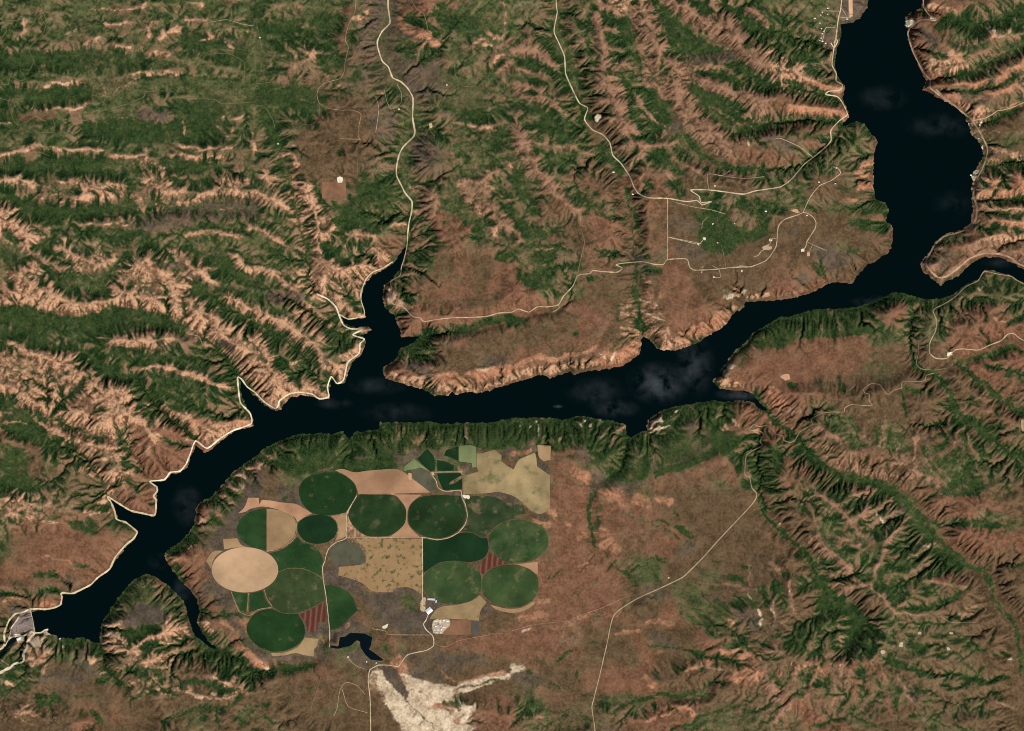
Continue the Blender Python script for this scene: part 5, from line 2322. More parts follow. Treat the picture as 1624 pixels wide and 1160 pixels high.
def resample(a, step, x, y):
    """cubic sampling of a grid array (origin X0, Y0) at map coordinates given as 1-D axes x, y"""
    def ax(a, pos, axis):
        n = a.shape[axis]
        i = np.floor(pos).astype(int); f = pos - i
        w = [-.5 * f + f * f - .5 * f ** 3, 1 - 2.5 * f * f + 1.5 * f ** 3, .5 * f + 2 * f * f - 1.5 * f ** 3, -.5 * f * f + .5 * f ** 3]
        out = 0
        for k in range(4):
            t = np.take(a, np.clip(i + k - 1, 0, n - 1), axis=axis)
            wk = w[k][:, None] if axis == 0 else w[k][None, :]
            out = out + t * wk
        return out
    return ax(ax(a, (y - Y0) / step, 0), (x - X0) / step, 1)

def up(a):
    return resample(a, CS, X0 + FS * np.arange(NXF), Y0 + FS * np.arange(NYF))

def line_dist(P, R, step, shape, dx=None, dy=None):
    """window and distance (map px) to a polyline, up to R. dx, dy: displacement fields for ragged edges."""
    P = np.array(P, float)
    m = 14 if dx is not None else 0
    lo = P.min(0) - R - m; hi = P.max(0) + R + m
    i0 = max(0, int((lo[0] - X0) / step)); i1 = min(shape[1], int((hi[0] - X0) / step) + 2)
    j0 = max(0, int((lo[1] - Y0) / step)); j1 = min(shape[0], int((hi[1] - Y0) / step) + 2)
    if i1 <= i0 or j1 <= j0: return None, None
    gx = X0 + step * np.arange(i0, i1)[None, :] + np.zeros((j1 - j0, 1))
    gy = Y0 + step * np.arange(j0, j1)[:, None] + np.zeros((1, i1 - i0))
    if dx is not None:
        gx = gx + dx[j0:j1, i0:i1]; gy = gy + dy[j0:j1, i0:i1]
    D = np.full(gx.shape, 1e9)
    for a, b in zip(P[:-1], P[1:]):
        v = b - a; L = max(float(v @ v), 1e-9)
        t = np.clip(((gx - a[0]) * v[0] + (gy - a[1]) * v[1]) / L, 0, 1)
        D = np.minimum(D, (gx - a[0] - t * v[0]) ** 2 + (gy - a[1] - t * v[1]) ** 2)
    return (slice(j0, j1), slice(i0, i1)), np.sqrt(D)

def inside(P, step, shape):
    out = np.zeros(shape, bool)
    P = np.array(P, float)
    gx = X0 + step * np.arange(shape[1]); gy = Y0 + step * np.arange(shape[0])
    for (xa, ya), (xb, yb) in zip(P, np.roll(P, -1, 0)):
        if ya == yb: continue
        lo, hi = min(ya, yb), max(ya, yb)
        rows = np.nonzero((gy >= lo) & (gy < hi))[0]
        if len(rows) == 0: continue
        xc = xa + (gy[rows] - ya) * (xb - xa) / (yb - ya)
        out[rows] ^= gx[None, :] > xc[:, None]
    return out

def signed(P, R, step, shape):
    """signed distance to a closed outline in map px, positive outside, clipped at R"""
    d = np.full(shape, float(R))
    P = list(P) + [P[0]]
    for a, b in zip(P[:-1], P[1:]):
        w, D = line_dist([a, b], R, step, shape)
        if w: d[w] = np.minimum(d[w], D)
    return np.where(inside(P[:-1], step, shape), -d, d)

# ------------------------------------------------------------------ land cover survey -> class scores
CLS = 'fgbrtokpuh'
MIX = {'j': dict(k=.44, b=.24, h=.32), 'w': dict(t=.6, p=.4), 'u': dict(u=.7, r=.12, h=.1, t=.08), 'q': dict(k=.22, f=.64, b=.14), 'f': dict(f=.9, h=.1),
       'g': dict(g=.38, f=.34, h=.28), 'm': dict(f=.26, g=.16, b=.26, h=.32), 'b': dict(b=1), 'r': dict(r=.75, b=.25),
       't': dict(t=.50, u=.30, r=.08, f=.12), 'o': dict(o=1), 'k': dict(k=.75, b=.25), 'p': dict(p=1), 'y': dict(t=.22, u=.20, f=.30, b=.10, h=.18)}
VEC = {k: np.array([v.get(c, 0) for c in CLS]) for k, v in MIX.items()}
coarse = np.zeros((21, 28, 10))
for n, k in enumerate("ABCDEFGHIJKL"):
    for r, row in enumerate(COARSE[k].split()):
        for c, ch in enumerate(row[:7]):
            if k in 'HKL': ch = {'t': 'u', 'y': 'm'}.get(ch, ch)
            coarse[(n // 4) * 7 + r, (n % 4) * 7 + c] = VEC.get(ch, VEC['r'])
wx = XC + 22 * fbm(XC, YC, 45, 4, 1); wy = YC + 22 * fbm(XC, YC, 45, 4, 2)
u = np.clip((wx - 29) / 58, 0, 26.999); v = np.clip((wy - 27.6) / 55.24, 0, 19.999)
iu, iv = u.astype(int), v.astype(int)
fu, fv = smooth(u - iu)[..., None], smooth(v - iv)[..., None]
S = ((coarse[iv, iu] * (1 - fu) + coarse[iv, iu + 1] * fu) * (1 - fv) + (coarse[iv + 1, iu] * (1 - fu) + coarse[iv + 1, iu + 1] * fu) * fv)
WXo = 7.0 * fbm(XC, YC, 15, 4, 5, 0.65); WYo = 7.0 * fbm(XC, YC, 15, 4, 6, 0.65)
BRK = fbm(XC, YC, 7, 3, 9, 0.7) * 1.6
for sh, text in COVER.items():
    k = SHEET[sh][2]
    for ln in text.strip().splitlines():
        cl, w, rest = ln.split(None, 2)
        w = float(w) / k
        if cl == 't' and sh[0] in 'HKLC': cl = 'u'
        if cl == 'p' and sh[0] in 'AEFIM': cl = 'w'
        if cl == 'k' and sh[0] == 'B': cl = 'j'
        P = pts(rest, sh)
        if len(P) < 2: P = P + [(P[0][0] + 1, P[0][1])]
        if w == 0:
            sg = signed(P, 8, CS, XC.shape) if max(np.ptp(np.array(P), axis=0)) < 5000 else None
            a = np.zeros(XC.shape)
            jj_, ii_ = np.mgrid[0:NYC, 0:NXC]
            si = np.clip((ii_ + WXo * .45 / CS + .5).astype(int), 0, NXC - 1); sj = np.clip((jj_ + WYo * .45 / CS + .5).astype(int), 0, NYC - 1)
            a = 0.88 * smooth((1.5 - sg[sj, si]) / 3.5) * (np.clip(1.2 - .75 * (.5 + .5 * BRK), .3, 1) if cl != 'p' else 1.0)
            S = S * (1 - a[..., None]) + VEC[cl] * a[..., None]
            continue
        half = w / 2
        if cl == 't': half *= .88
        if k > 5: half += 1.3
        soft = max(2.4, half * 0.75)
        win, D = line_dist(P, half + soft, CS, XC.shape, WXo, WYo)
        if win is None: continue
        brk = .5 + .5 * BRK[win]
        a = {'p': .62, 'o': .62, 't': .74, 'r': .75}.get(cl, .84) * smooth((half + soft * .6 - D) / soft)
        a = a * np.clip(1.25 - 0.75 * brk, .35, 1.0)
        S[win] = S[win] * (1 - a[..., None]) + VEC[cl] * a[..., None]

# ------------------------------------------------------------------ landform: uplands, valleys, then stream erosion
relief = np.ones(XC.shape)
for ln in LOWRELIEF.strip().splitlines():
    w, rest = ln.split(None, 1)
    w = float(w) / 2
    win, D = line_dist(pts(rest), w * 1.25, CS, XC.shape)
    relief[win] *= 1 - 0.85 * smooth((w * 1.25 - D) / (w * .5))
relief = blur(relief, 3)
lake_c = signed(LAKE, 60, CS, XC.shape)
dl = np.clip(lake_c, 0, 60)
far = blur(np.minimum(dl, 60), 14)
h0 = relief * (60 + 250 * (1 - np.exp(-dl / 32)) + 2.0 * far) + (1 - relief) * (185 * (1 - np.exp(-dl / 13)) + 35 + 0.9 * far)
ew = smooth((620 - XC) / 160) * smooth((700 - YC) / 120)
n1 = fbm(XC, YC, 34, 4, 20, 0.55, 0.06, 3.0)
n2 = fbm(XC, YC, 36, 4, 24, 0.55, math.radians(52), 2.2)
n3 = fbm(XC, YC, 34, 4, 27, 0.55, math.radians(-15), 1.8)
ne = smooth((XC - 760) / 160) * smooth((420 - YC) / 120)
n1 = n1 * (1 - smooth((YC - 250) / 160)) + smooth((YC - 250) / 160) * fbm(XC, YC, 30, 4, 22, 0.55, math.radians(30), 2.6)
nz = n1 * ew + (1 - ew) * (n2 * ne + n3 * (1 - ne))
h0 += (0.06 + 0.94 * relief) * 105 * nz + relief * 120 * fbm(XC, YC, 150, 2, 33)
lum = S[..., 4] * 1.0 + S[..., 8] * .8 + S[..., 5] * .8 + S[..., 7] * .8 + S[..., 3] * .25 + S[..., 2] * .1 - S[..., 0] * .9 - S[..., 1] * .35
h0 += (.12 + .88 * relief) * 120 * blur(lum, 2)
# the ring of crests round the wooded bowl in the south-east hills
win, D = line_dist([(1216, 985), (1222, 1015), (1245, 1036), (1290, 1045), (1350, 1040), (1390, 1037), (1416, 1010), (1419, 960), (1396, 922), (1362, 880), (1322, 848)], 190, CS, XC.shape, WXo, WYo)
h0[win] += 60 * np.exp(-(D / 26) ** 2) + 210 * np.exp(-(D / 95) ** 2)
vald = np.full(XC.shape, 60.0)
for ln in VALLEYS.strip().splitlines():
    w, rest = ln.split(None, 1)
    w = float(w)
    win, D = line_dist(pts(rest), 60, CS, XC.shape, WXo * .6, WYo * .6)
    s = np.exp(-(D / (w * 1.1)) ** 2)
    h0[win] *= 1 - (0.45 + 0.25 * (w > 15)) * s
    vald[win] = np.minimum(vald[win], D / w * 10)
rd = signed(RIVER, 60, CS, XC.shape)
below = smooth((62 - XC) / 14) * smooth((YC - 940) / 25)
h0 = h0 - below * 90 * np.exp(-np.clip(rd, 0, 60) / 14)
is_lake = lake_c < 0
h0 = np.where(dl < 8, h0 * smooth(dl / 8), h0)
h0[is_lake] = 0
h0 = np.where(is_lake | (below > .3), h0, np.maximum(h0, 3))

def flood(h, base):
    ny, nx = h.shape
    f = h.ravel().tolist()
    eps = rng.uniform(0.002, 0.09, ny * nx).tolist()
    done = bytearray(ny * nx)
    heap = []
    for i in np.nonzero(base.ravel())[0].tolist():
        done[i] = 1
    edge = base.copy(); b = base
    nb = np.zeros_like(b)
    nb[1:] |= ~b[:-1]; nb[:-1] |= ~b[1:]; nb[:, 1:] |= ~b[:, :-1]; nb[:, :-1] |= ~b[:, 1:]
    for i in np.nonzero((b & nb).ravel())[0].tolist():
        heap.append((f[i], i))
    heapq.heapify(heap)
    push, pop = heapq.heappush, heapq.heappop
    offs = (1, -1, nx, -nx, nx + 1, nx - 1, -nx + 1, -nx - 1)
    N = ny * nx
    while heap:
        z, i = pop(heap)
        for o in offs:
            j = i + o
            if 0 <= j < N and not done[j]:
                done[j] = 1
                if f[j] < z + eps[j]: f[j] = z + eps[j]
                push(heap, (f[j], j))
    return np.array(f).reshape(ny, nx)

base = is_lake.copy()
base[0] = base[-1] = True; base[:, 0] = base[:, -1] = True
ny, nx = XC.shape; N = nx * ny
idx = np.arange(N).reshape(ny, nx)
erod = 0.015 + 0.040 * relief
h0 = h0 + 4.0 * fbm(XC, YC, 5, 3, 47, .7) * (~is_lake) + (17 + 13 * relief) * fbm(XC, YC, 17, 3, 49, .65) * (~is_lake) * smooth(dl / 6)
h = flood(h0, base)
acc = None
for it in range(14):
    if it in (5, 10): h = flood(h, base)
    best = np.zeros((ny, nx)); rec = idx.copy()
    for dy in (-1, 0, 1):
        for dx in (-1, 0, 1):
            if dx == 0 and dy == 0: continue
            sl = np.full((ny, nx), -1.0)
            ys, yd = (slice(max(0, dy), ny + min(0, dy)), slice(max(0, -dy), ny + min(0, -dy)))
            xs, xd = (slice(max(0, dx), nx + min(0, dx)), slice(max(0, -dx), nx + min(0, -dx)))
            sl[yd, xd] = (h[yd, xd] - h[ys, xs]) / math.hypot(dx, dy)
            m = sl > best
            best[m] = sl[m]; rec[m] = (idx + dy * nx + dx)[m]
    rec[base] = idx[base]
    r = rec.ravel()
    ptr = np.where(r == np.arange(N), N, r); ptr = np.append(ptr, N)
    val = np.ones(N + 1); val[N] = 0
    dep = np.append((r != np.arange(N)).astype(np.int64), 0)
    while (ptr[:N] != N).any():
        add = np.bincount(ptr, weights=val, minlength=N + 1); add[N] = 0
        dep = dep + dep[ptr]
        val = val + add
        ptr = ptr[ptr]
    acc = val[:N].reshape(ny, nx); dep = dep[:N]
    order = np.argsort(dep, kind='stable')
    bounds = np.searchsorted(dep[order], np.arange(1, dep.max() + 2))
    F = (erod * acc ** 0.46).ravel()
    hf = (h + relief * 3.0 * (~base)).ravel()
    for a, b in zip(bounds[:-1], bounds[1:]):
        q = order[a:b]
        hf[q] = (hf[q] + F[q] * hf[r[q]]) / (1 + F[q])
    h = hf.reshape(ny, nx)
    hb = h.copy()
    hb[1:-1, 1:-1] = (h[:-2, 1:-1] + h[2:, 1:-1] + h[1:-1, :-2] + h[1:-1, 2:]) / 4
    h = np.where(base, h, h + 0.06 * (hb - h))
hc = h * 0.72
gyc, gxc = np.gradient(blur(hc, 1), CS * M)
aspect_n = gyc / (0.16 + np.hypot(gxc, gyc))          # >0: faces north (map y runs south)
aspect_e = -gxc / (0.16 + np.hypot(gxc, gyc))
curv = (hc - blur(hc, 4))
vly = smooth((np.log(acc + 1) - 2.2) / 4.5)

# ------------------------------------------------------------------ fine grid: heights
sd = signed(LAKE, 40, FS, XF.shape)
sd = sd + (2.6 * fbm(XF, YF, 6, 3, 44, .7)) * smooth((XF - 58) / 10) 
field_list = [ln.split('|') for ln in FIELDS.strip().splitlines()]
field_polys = [pts(f[4]) for f in field_list]
road_list = []
for ln in ROADS.strip().splitlines():
    n, w, tone, rest = ln.split(None, 3)
    road_list.append((n, float(w), tone, pts(rest)))

def catmull(P, step=1.3):
    P = [np.array(p, float) for p in P]
    Q = [2 * P[0] - P[1]] + P + [2 * P[-1] - P[-2]]
    out = []
    for i in range(1, len(Q) - 2):
        p0, p1, p2, p3 = Q[i - 1:i + 3]
        n = max(1, int(np.linalg.norm(p2 - p1) / step))
        for k in range(n):
            t = k / n
            c = .5 * (2 * p1 + (p2 - p0) * t + (2 * p0 - 5 * p1 + 4 * p2 - p3) * t * t + (3 * p1 - p0 - 3 * p2 + p3) * t ** 3)
            l = p1 + (p2 - p1) * t
            out.append(.6 * c + .4 * l)
    out.append(P[-1])
    return np.array(out)

H = up(hc)
rel_f = np.clip(up(relief), 0, 1)
H += (0.5 + 9 * rel_f) * fbm(XF, YF, 7, 3, 40, 0.6)
lowr = (1 - rel_f) * .65 * smooth((YF - 560) / 60)
H = H * (1 - lowr) + blur(H, 5) * lowr
hs_field = blur(H, 13)
fmask = np.zeros(XF.shape)
for P in field_polys + [pts(l.split('|')[2]) for l in PADS.strip().splitlines()]:
    c = np.mean(P, 0)
    win, _ = line_dist([*P], 4, FS, XF.shape)
    s = signed(P, 5, FS, XF.shape)
    fmask = np.maximum(fmask, smooth((4 - s) / 5))
H = H * (1 - fmask) + hs_field * fmask
rmask = np.zeros(XF.shape)
hs_road = blur(H, 3)
road_paths = []
for n, w, tone, P in road_list:
    C = catmull(P)
    road_paths.append(C)
    half = w / 2 / M
    for a in range(0, len(C) - 1, 12):
        win, D = line_dist(C[a:a + 13], half + 4, FS, XF.shape)
        if win is None: continue
        rmask[win] = np.maximum(rmask[win], smooth((half + 3.5 - D) / 3))
H = H * (1 - rmask) + hs_road * rmask
# slope-parallel ribs and gullies: noise smeared down the fall line
def smear(src, gx, gy, n, step):
    mag = np.hypot(gx, gy) + 1e-6
    ux, uy = gx / mag * step / FS, gy / mag * step / FS
    jj, ii_ = np.mgrid[0:NYF, 0:NXF].astype(np.float32)
    out = src.copy(); wsum = 1.0
    for sgn in (1, -1):
        px, py = ii_.copy(), jj.copy(); vx, vy = ux, uy
        for k in range(n):
            px = px + sgn * vx; py = py + sgn * vy
            qi = np.clip((px + .5).astype(np.int32), 0, NXF - 1); qj = np.clip((py + .5).astype(np.int32), 0, NYF - 1)
            out = out + src[qj, qi] * (1 - k / (n + 1.0)); vx, vy = ux[qj, qi], uy[qj, qi]
    return out / out.std()
_gy, _gx = np.gradient(blur(H, 5), FS * M)
steep = smooth(np.hypot(_gx, _gy) / 0.30)
src = (fbm(XF, YF, 7.5, 3, 80, .75) + 0.5 * (rng.rand(NYF, NXF) - .5)).astype(np.float32)
streak = smear(src, _gx.astype(np.float32), _gy.astype(np.float32), 9, 1.3)
streak = streak * (0.35 + 0.65 * steep) * np.clip(.75 + 1.1 * fbm(XF, YF, 30, 2, 83), .25, 1.4)
H += 5.0 * steep * (.25 + .75 * rel_f) * streak * (1 - np.maximum(fmask, rmask))
# banks of the reservoir, the pond and the river below the dam
sdp = np.clip(sd, 0, 40)
t = smooth(sdp / 7)
H = np.where(sd > 0, np.maximum(H, 2 + sdp * 1.2) * t + (sdp * 3.0 + 0.2) * (1 - t), np.maximum(-35, sd * 6))
below_f = smooth((60 - XF) / 10) * smooth((YF - 945) / 20)
H = np.where(below_f > 0, up(hc) * below_f + H * (1 - below_f), H)
pd = signed(POND, 30, FS, XF.shape)
pc = (pd < 0)
POND_Z = float(np.mean(H[pc]))
tp = smooth(np.clip(pd, 0, 30) / 12)
H = np.where(pd > 0, H * tp + (POND_Z + pd * 1.2) * (1 - tp), np.maximum(POND_Z - 8, POND_Z + pd * 4))
rvd = signed(RIVER, 30, FS, XF.shape)
RIVER_Z = float(np.mean(H[(rvd < 0) & (XF > -20) & (XF < 30)])) - 8
tr = smooth(np.clip(rvd, 0, 30) / 6)
H = np.where(rvd > 0, H * tr + (RIVER_Z + rvd * 3) * (1 - tr), RIVER_Z - 4)

def ground(x, y):
    """terrain height at map coordinates"""
    x = np.asarray(x, float); y = np.asarray(y, float)
    u = np.clip((x - X0) / FS, 0, NXF - 1.001); v = np.clip((y - Y0) / FS, 0, NYF - 1.001)
    i = u.astype(int); j = v.astype(int); fu = u - i; fv = v - j
    return (H[j, i] * (1 - fu) + H[j, i + 1] * fu) * (1 - fv) + (H[j + 1, i] * (1 - fu) + H[j + 1, i + 1] * fu) * fv

# ------------------------------------------------------------------ fine grid: land cover weights
dis = smooth(rel_f * 1.4)
an, ae, cv, vl = up(aspect_n), up(aspect_e), up(curv), up(vly)
gy, gx = np.gradient(blur(H, 1), FS * M)
an2 = gy / (0.15 + np.hypot(gx, gy)); ae2 = -gx / (0.15 + np.hypot(gx, gy))
cvf = np.clip((H - blur(H, 3)) / 5.5, -1, 1)
veg = 0.50 * an + 0.35 * an2 - 0.15 * ae + 0.55 * (vl - 0.35) - np.clip(cv / 26, -.5, .5) * 0.6 - 0.36 * cvf
SF = [up(S[..., k]) for k in range(10)]
g1 = fbm(XF, YF, 9, 4, 50, 0.7); g2 = fbm(XF, YF, 7, 4, 55, 0.7); g3 = fbm(XF, YF, 16, 4, 60, 0.65); g4 = fbm(XF, YF, 26, 4, 64, .6)
SC = {c: s for c, s in zip(CLS, SF)}
tb = smooth(SC['t'] * 2.2 + .15); ob = smooth(SC['o'] * 2.2 + .04); pb = smooth(SC['p'] * 2.5)
dv = (0.45 + 0.55 * dis)
dry = 0.40 * dv * veg - 0.30 * streak * dv
g5 = fbm(XF, YF, 3.0, 2, 90, .9) * 1.15; g6 = fbm(XF, YF, 3.4, 2, 97, .9); g7 = fbm(XF, YF, 5.0, 2, 99, .8)
SC['f'] = SC['f'] + dry * 1.0 + 0.34 * g1 + 0.26 * g5 + 0.025
SC['g'] = SC['g'] + 0.26 * g3 + 0.35 * dry + 0.07 + 0.20 * g7
SC['t'] = SC['t'] - dry * tb + (0.34 * g2 + 0.34 * g5 - 0.2 * g7) * tb - 0.10
SC['r'] = SC['r'] + 0.20 * g4 + 0.26 * g6 + 0.16 * g7 - 0.04 - 0.3 * dry
SC['o'] = SC['o'] - 0.7 * dry * ob + 0.18 * g3 - 0.09
SC['k'] = SC['k'] + 0.16 * g4 - 0.08
SC['p'] = SC['p'] + 0.16 * g2 - dry * pb - 0.10
ub = smooth(SC['u'] * 2.2 + .10)
SC['u'] = SC['u'] + (-0.8 * dry + 0.30 * g7 - 0.22 * g5 + 0.2 * g3) * ub - 0.06
SC['h'] = SC['h'] + 0.4 * dry + 0.26 * g3 + 0.20 * g6 + 0.01
SC['b'] = SC['b'] + 0.16 * g3 + 0.14 * g5 + 0.10 * g4 - 0.35 * dry + 0.03
stack = np.stack([SC[c] for c in CLS], -1)
stack = np.exp(6.4 * (stack - stack.max(-1, keepdims=True)))
W = stack / stack.sum(-1, keepdims=True)
W = {c: W[..., i] for i, c in enumerate(CLS)}

# ------------------------------------------------------------------ scene-building helpers
col = scene.collection
def wp(x, y, z=0.0):
    return ((x - CXP) * M, (CYP - y) * M, z)

def tag(o, label=None, cat=None, group=None, kind=None):
    if label: o['label'] = label
    if cat: o['category'] = cat
    if group: o['group'] = group
    if kind: o['kind'] = kind
    return o

def make_mesh(name, V, Fc, mat, parent=None, smooth_=False):
    me = bpy.data.meshes.new(name)
    V = np.asarray(V, np.float32).reshape(-1, 3)
    if isinstance(Fc, np.ndarray):
        k = Fc.shape[1]
        me.vertices.add(len(V)); me.vertices.foreach_set('co', V.ravel())
        me.loops.add(Fc.size); me.loops.foreach_set('vertex_index', Fc.ravel().astype(np.int32))
        me.polygons.add(len(Fc)); me.polygons.foreach_set('loop_start', np.arange(0, Fc.size, k, dtype=np.int32))
        me.update(calc_edges=True)
    else:
        me.from_pydata([tuple(map(float, v)) for v in V], [], Fc)
    if smooth_:
        me.polygons.foreach_set('use_smooth', np.ones(len(me.polygons), bool))
    me.materials.append(mat)
    o = bpy.data.objects.new(name, me)
    col.objects.link(o)
    if parent: o.parent = parent
    return o

def new_mat(name, rough=0.95, spec=0.1):
    m = bpy.data.materials.new(name); m.use_nodes = True
    b = m.node_tree.nodes["Principled BSDF"]
    b.inputs["Roughness"].default_value = rough
    b.inputs["Specular IOR Level"].default_value = spec
    return m, m.node_tree.nodes, m.node_tree.links, b

def coords(n, l, size):
    """object-space coordinates in metres divided by size"""
    g = n.new("ShaderNodeNewGeometry")
    v = n.new("ShaderNodeVectorMath"); v.operation = 'SCALE'; v.inputs[3].default_value = 1.0 / size
    l.new(g.outputs["Position"], v.inputs[0])
    return v.outputs[0]

def noise(n, l, size, detail=3, rough=0.6, vec=None):
    t = n.new("ShaderNodeTexNoise"); t.inputs["Scale"].default_value = 1.0
    t.inputs["Detail"].default_value = detail; t.inputs["Roughness"].default_value = rough
    l.new(vec or coords(n, l, size), t.inputs["Vector"])
    return t.outputs["Fac"]

def ramp(n, l, fac, stops):
    r = n.new("ShaderNodeValToRGB")
    e = r.color_ramp.elements
    while len(e) < len(stops): e.new(0.5)
    for k, (p, c) in enumerate(stops):
        e[k].position = p; e[k].color = (*c, 1) if len(c) == 3 else c
    l.new(fac, r.inputs[0])
    return r.outputs[0]

def soil_mat(name, c1, c2, size=90, c3=None, p3=0.7, size3=160):
    m, n, l, b = new_mat(name)
    cc = ramp(n, l, noise(n, l, size, 4, 0.65), [(0.32, c1), (0.68, c2)])
    if c3:
        f = ramp(n, l, noise(n, l, size3, 3, 0.6), [(p3, (0, 0, 0)), (p3 + .13, (1, 1, 1))])
        mx = n.new("ShaderNodeMix"); mx.data_type = 'RGBA'
        l.new(f, mx.inputs["Factor"]); l.new(cc, mx.inputs["A"]); mx.inputs["B"].default_value = (*c3, 1)
        cc = mx.outputs["Result"]
    l.new(cc, b.inputs["Base Color"])
    return m

# ------------------------------------------------------------------ terrain
PAL = {'f': ((.008, .027, .008), (.052, .084, .025)), 'g': ((.024, .050, .014), (.096, .128, .042)),
       'b': ((.068, .044, .022), (.160, .102, .056)), 'r': ((.118, .054, .030), (.245, .120, .070)),
       'u': ((.100, .056, .032), (.33, .185, .112)), 'h': ((.032, .050, .019), (.090, .110, .045)),
       't': ((.140, .066, .036), (.58, .335, .195)), 'o': ((.22, .088, .050), (.50, .245, .138)),
       'k': ((.054, .042, .032), (.108, .086, .067)), 'p': ((.36, .26, .165), (.76, .61, .43))}
tm, n, l, b = new_mat("hillside_cover")
na = noise(n, l, 38, 3, 0.75); nb_ = noise(n, l, 190, 4, 0.65)
mix_ = n.new("ShaderNodeMath"); mix_.operation = 'MULTIPLY_ADD'
l.new(na, mix_.inputs[0]); mix_.inputs[1].default_value = 0.5
half_ = n.new("ShaderNodeMath"); half_.operation = 'MULTIPLY'; half_.inputs[1].default_value = 0.5
l.new(nb_, half_.inputs[0]); l.new(half_.outputs[0], mix_.inputs[2])
seps = []; alphas = []
for k in range(3):
    a = n.new("ShaderNodeAttribute"); a.attribute_name = "cover_%d" % k
    s = n.new("ShaderNodeSeparateColor"); l.new(a.outputs["Color"], s.inputs[0]); seps.append(s); alphas.append(a.outputs["Alpha"])
rib = n.new("ShaderNodeMapRange"); l.new(seps[2].outputs[2], rib.inputs[0])
rib.inputs[3].default_value = -0.17; rib.inputs[4].default_value = 0.17
va = n.new("ShaderNodeMath"); va.operation = 'ADD'; l.new(mix_.outputs[0], va.inputs[0]); l.new(rib.outputs[0], va.inputs[1])
var = va.outputs[0]
total = None
for i, c in enumerate(CLS):
    col_ = ramp(n, l, var, [(0.38, PAL[c][0]), (0.62, PAL[c][1])])
    v = n.new("ShaderNodeVectorMath"); v.operation = 'SCALE'
    l.new(col_, v.inputs[0]); l.new(seps[i // 3].outputs[i % 3] if i < 8 else alphas[i - 8], v.inputs[3])
    if total is None: total = v.outputs[0]
    else:
        s = n.new("ShaderNodeVectorMath"); s.operation = 'ADD'
        l.new(total, s.inputs[0]); l.new(v.outputs[0], s.inputs[1]); total = s.outputs[0]
l.new(total, b.inputs["Base Color"])
b.inputs["Specular IOR Level"].default_value = 0.0

V = np.stack([(XF - CXP) * M, (CYP - YF) * M, H], -1)
ii = np.arange(NXF * NYF).reshape(NYF, NXF)
Fq = np.stack([ii[1:, :-1], ii[1:, 1:], ii[:-1, 1:], ii[:-1, :-1]], -1).reshape(-1, 4)
terrain = make_mesh("terrain", V, Fq, tm, smooth_=True)
tag(terrain, "green and tan eroded mountain ground around the reservoir", "terrain", kind="structure")
for k in range(3):
    at = terrain.data.color_attributes.new("cover_%d" % k, 'FLOAT_COLOR', 'POINT')
    arr = np.ones((NXF * NYF, 4), np.float32)
    for q in range(3):
        i = k * 3 + q
        arr[:, q] = W[CLS[i]].ravel() if i < 8 else np.clip(.5 + .12 * streak + .20 * g5 + .20 * cvf, 0, 1).ravel()
    if k < 2: arr[:, 3] = W[CLS[8 + k]].ravel()
    at.data.foreach_set('color', arr.ravel())

# plain land beyond the mapped hills, so that no edge of the world shows from another position
om = soil_mat("outer_land_cover", (.045, .055, .024), (.16, .105, .06), 900, (.03, .055, .02), .5, 1500)
ax, bx = (X0 + 1 - CXP) * M, (X0 + FS * (NXF - 1) - 1 - CXP) * M
ay, by = (CYP - (Y0 + FS * (NYF - 1) - 1)) * M, (CYP - Y0 - 1) * M
R_ = 120000.0
V = [(-R_, -R_, 60), (R_, -R_, 60), (R_, R_, 60), (-R_, R_, 60), (ax, ay, 60), (bx, ay, 60), (bx, by, 60), (ax, by, 60)]
tag(make_mesh("outer_land", V, [(0, 1, 5, 4), (1, 2, 6, 5), (2, 3, 7, 6), (3, 0, 4, 7)], om), "plain land beyond the mapped hills", "land", kind="structure")

# ------------------------------------------------------------------ water
wm, n, l, b = new_mat("reservoir_water", 0.10, 0.22)
b.inputs["IOR"].default_value = 1.33
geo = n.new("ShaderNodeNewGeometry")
wis = None  # soft wisps of haze and cloud reflection, painted into the water colour
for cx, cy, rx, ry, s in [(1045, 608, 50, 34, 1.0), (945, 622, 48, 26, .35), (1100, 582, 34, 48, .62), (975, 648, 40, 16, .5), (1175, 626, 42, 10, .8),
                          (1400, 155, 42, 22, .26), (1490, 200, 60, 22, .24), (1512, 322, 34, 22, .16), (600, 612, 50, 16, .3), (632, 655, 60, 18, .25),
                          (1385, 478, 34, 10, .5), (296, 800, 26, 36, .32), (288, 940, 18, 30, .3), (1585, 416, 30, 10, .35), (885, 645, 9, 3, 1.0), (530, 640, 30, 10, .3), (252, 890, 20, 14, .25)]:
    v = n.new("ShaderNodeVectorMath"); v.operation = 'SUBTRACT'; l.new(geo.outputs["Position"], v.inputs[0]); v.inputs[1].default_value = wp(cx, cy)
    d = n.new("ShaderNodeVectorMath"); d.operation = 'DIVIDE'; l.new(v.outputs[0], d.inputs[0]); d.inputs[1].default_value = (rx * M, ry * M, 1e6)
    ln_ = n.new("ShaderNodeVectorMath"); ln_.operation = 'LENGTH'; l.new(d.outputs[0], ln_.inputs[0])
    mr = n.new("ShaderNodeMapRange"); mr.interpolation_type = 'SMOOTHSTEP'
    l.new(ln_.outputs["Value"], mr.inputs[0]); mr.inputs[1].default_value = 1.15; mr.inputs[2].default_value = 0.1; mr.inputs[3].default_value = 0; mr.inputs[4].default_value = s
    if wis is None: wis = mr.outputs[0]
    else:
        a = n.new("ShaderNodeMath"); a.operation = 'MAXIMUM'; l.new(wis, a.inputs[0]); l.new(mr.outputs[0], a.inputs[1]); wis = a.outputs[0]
wt = n.new("ShaderNodeTexNoise"); wt.inputs["Scale"].default_value = 1.0; wt.inputs["Detail"].default_value = 6; wt.inputs["Roughness"].default_value = .6; wt.inputs["Distortion"].default_value = .25
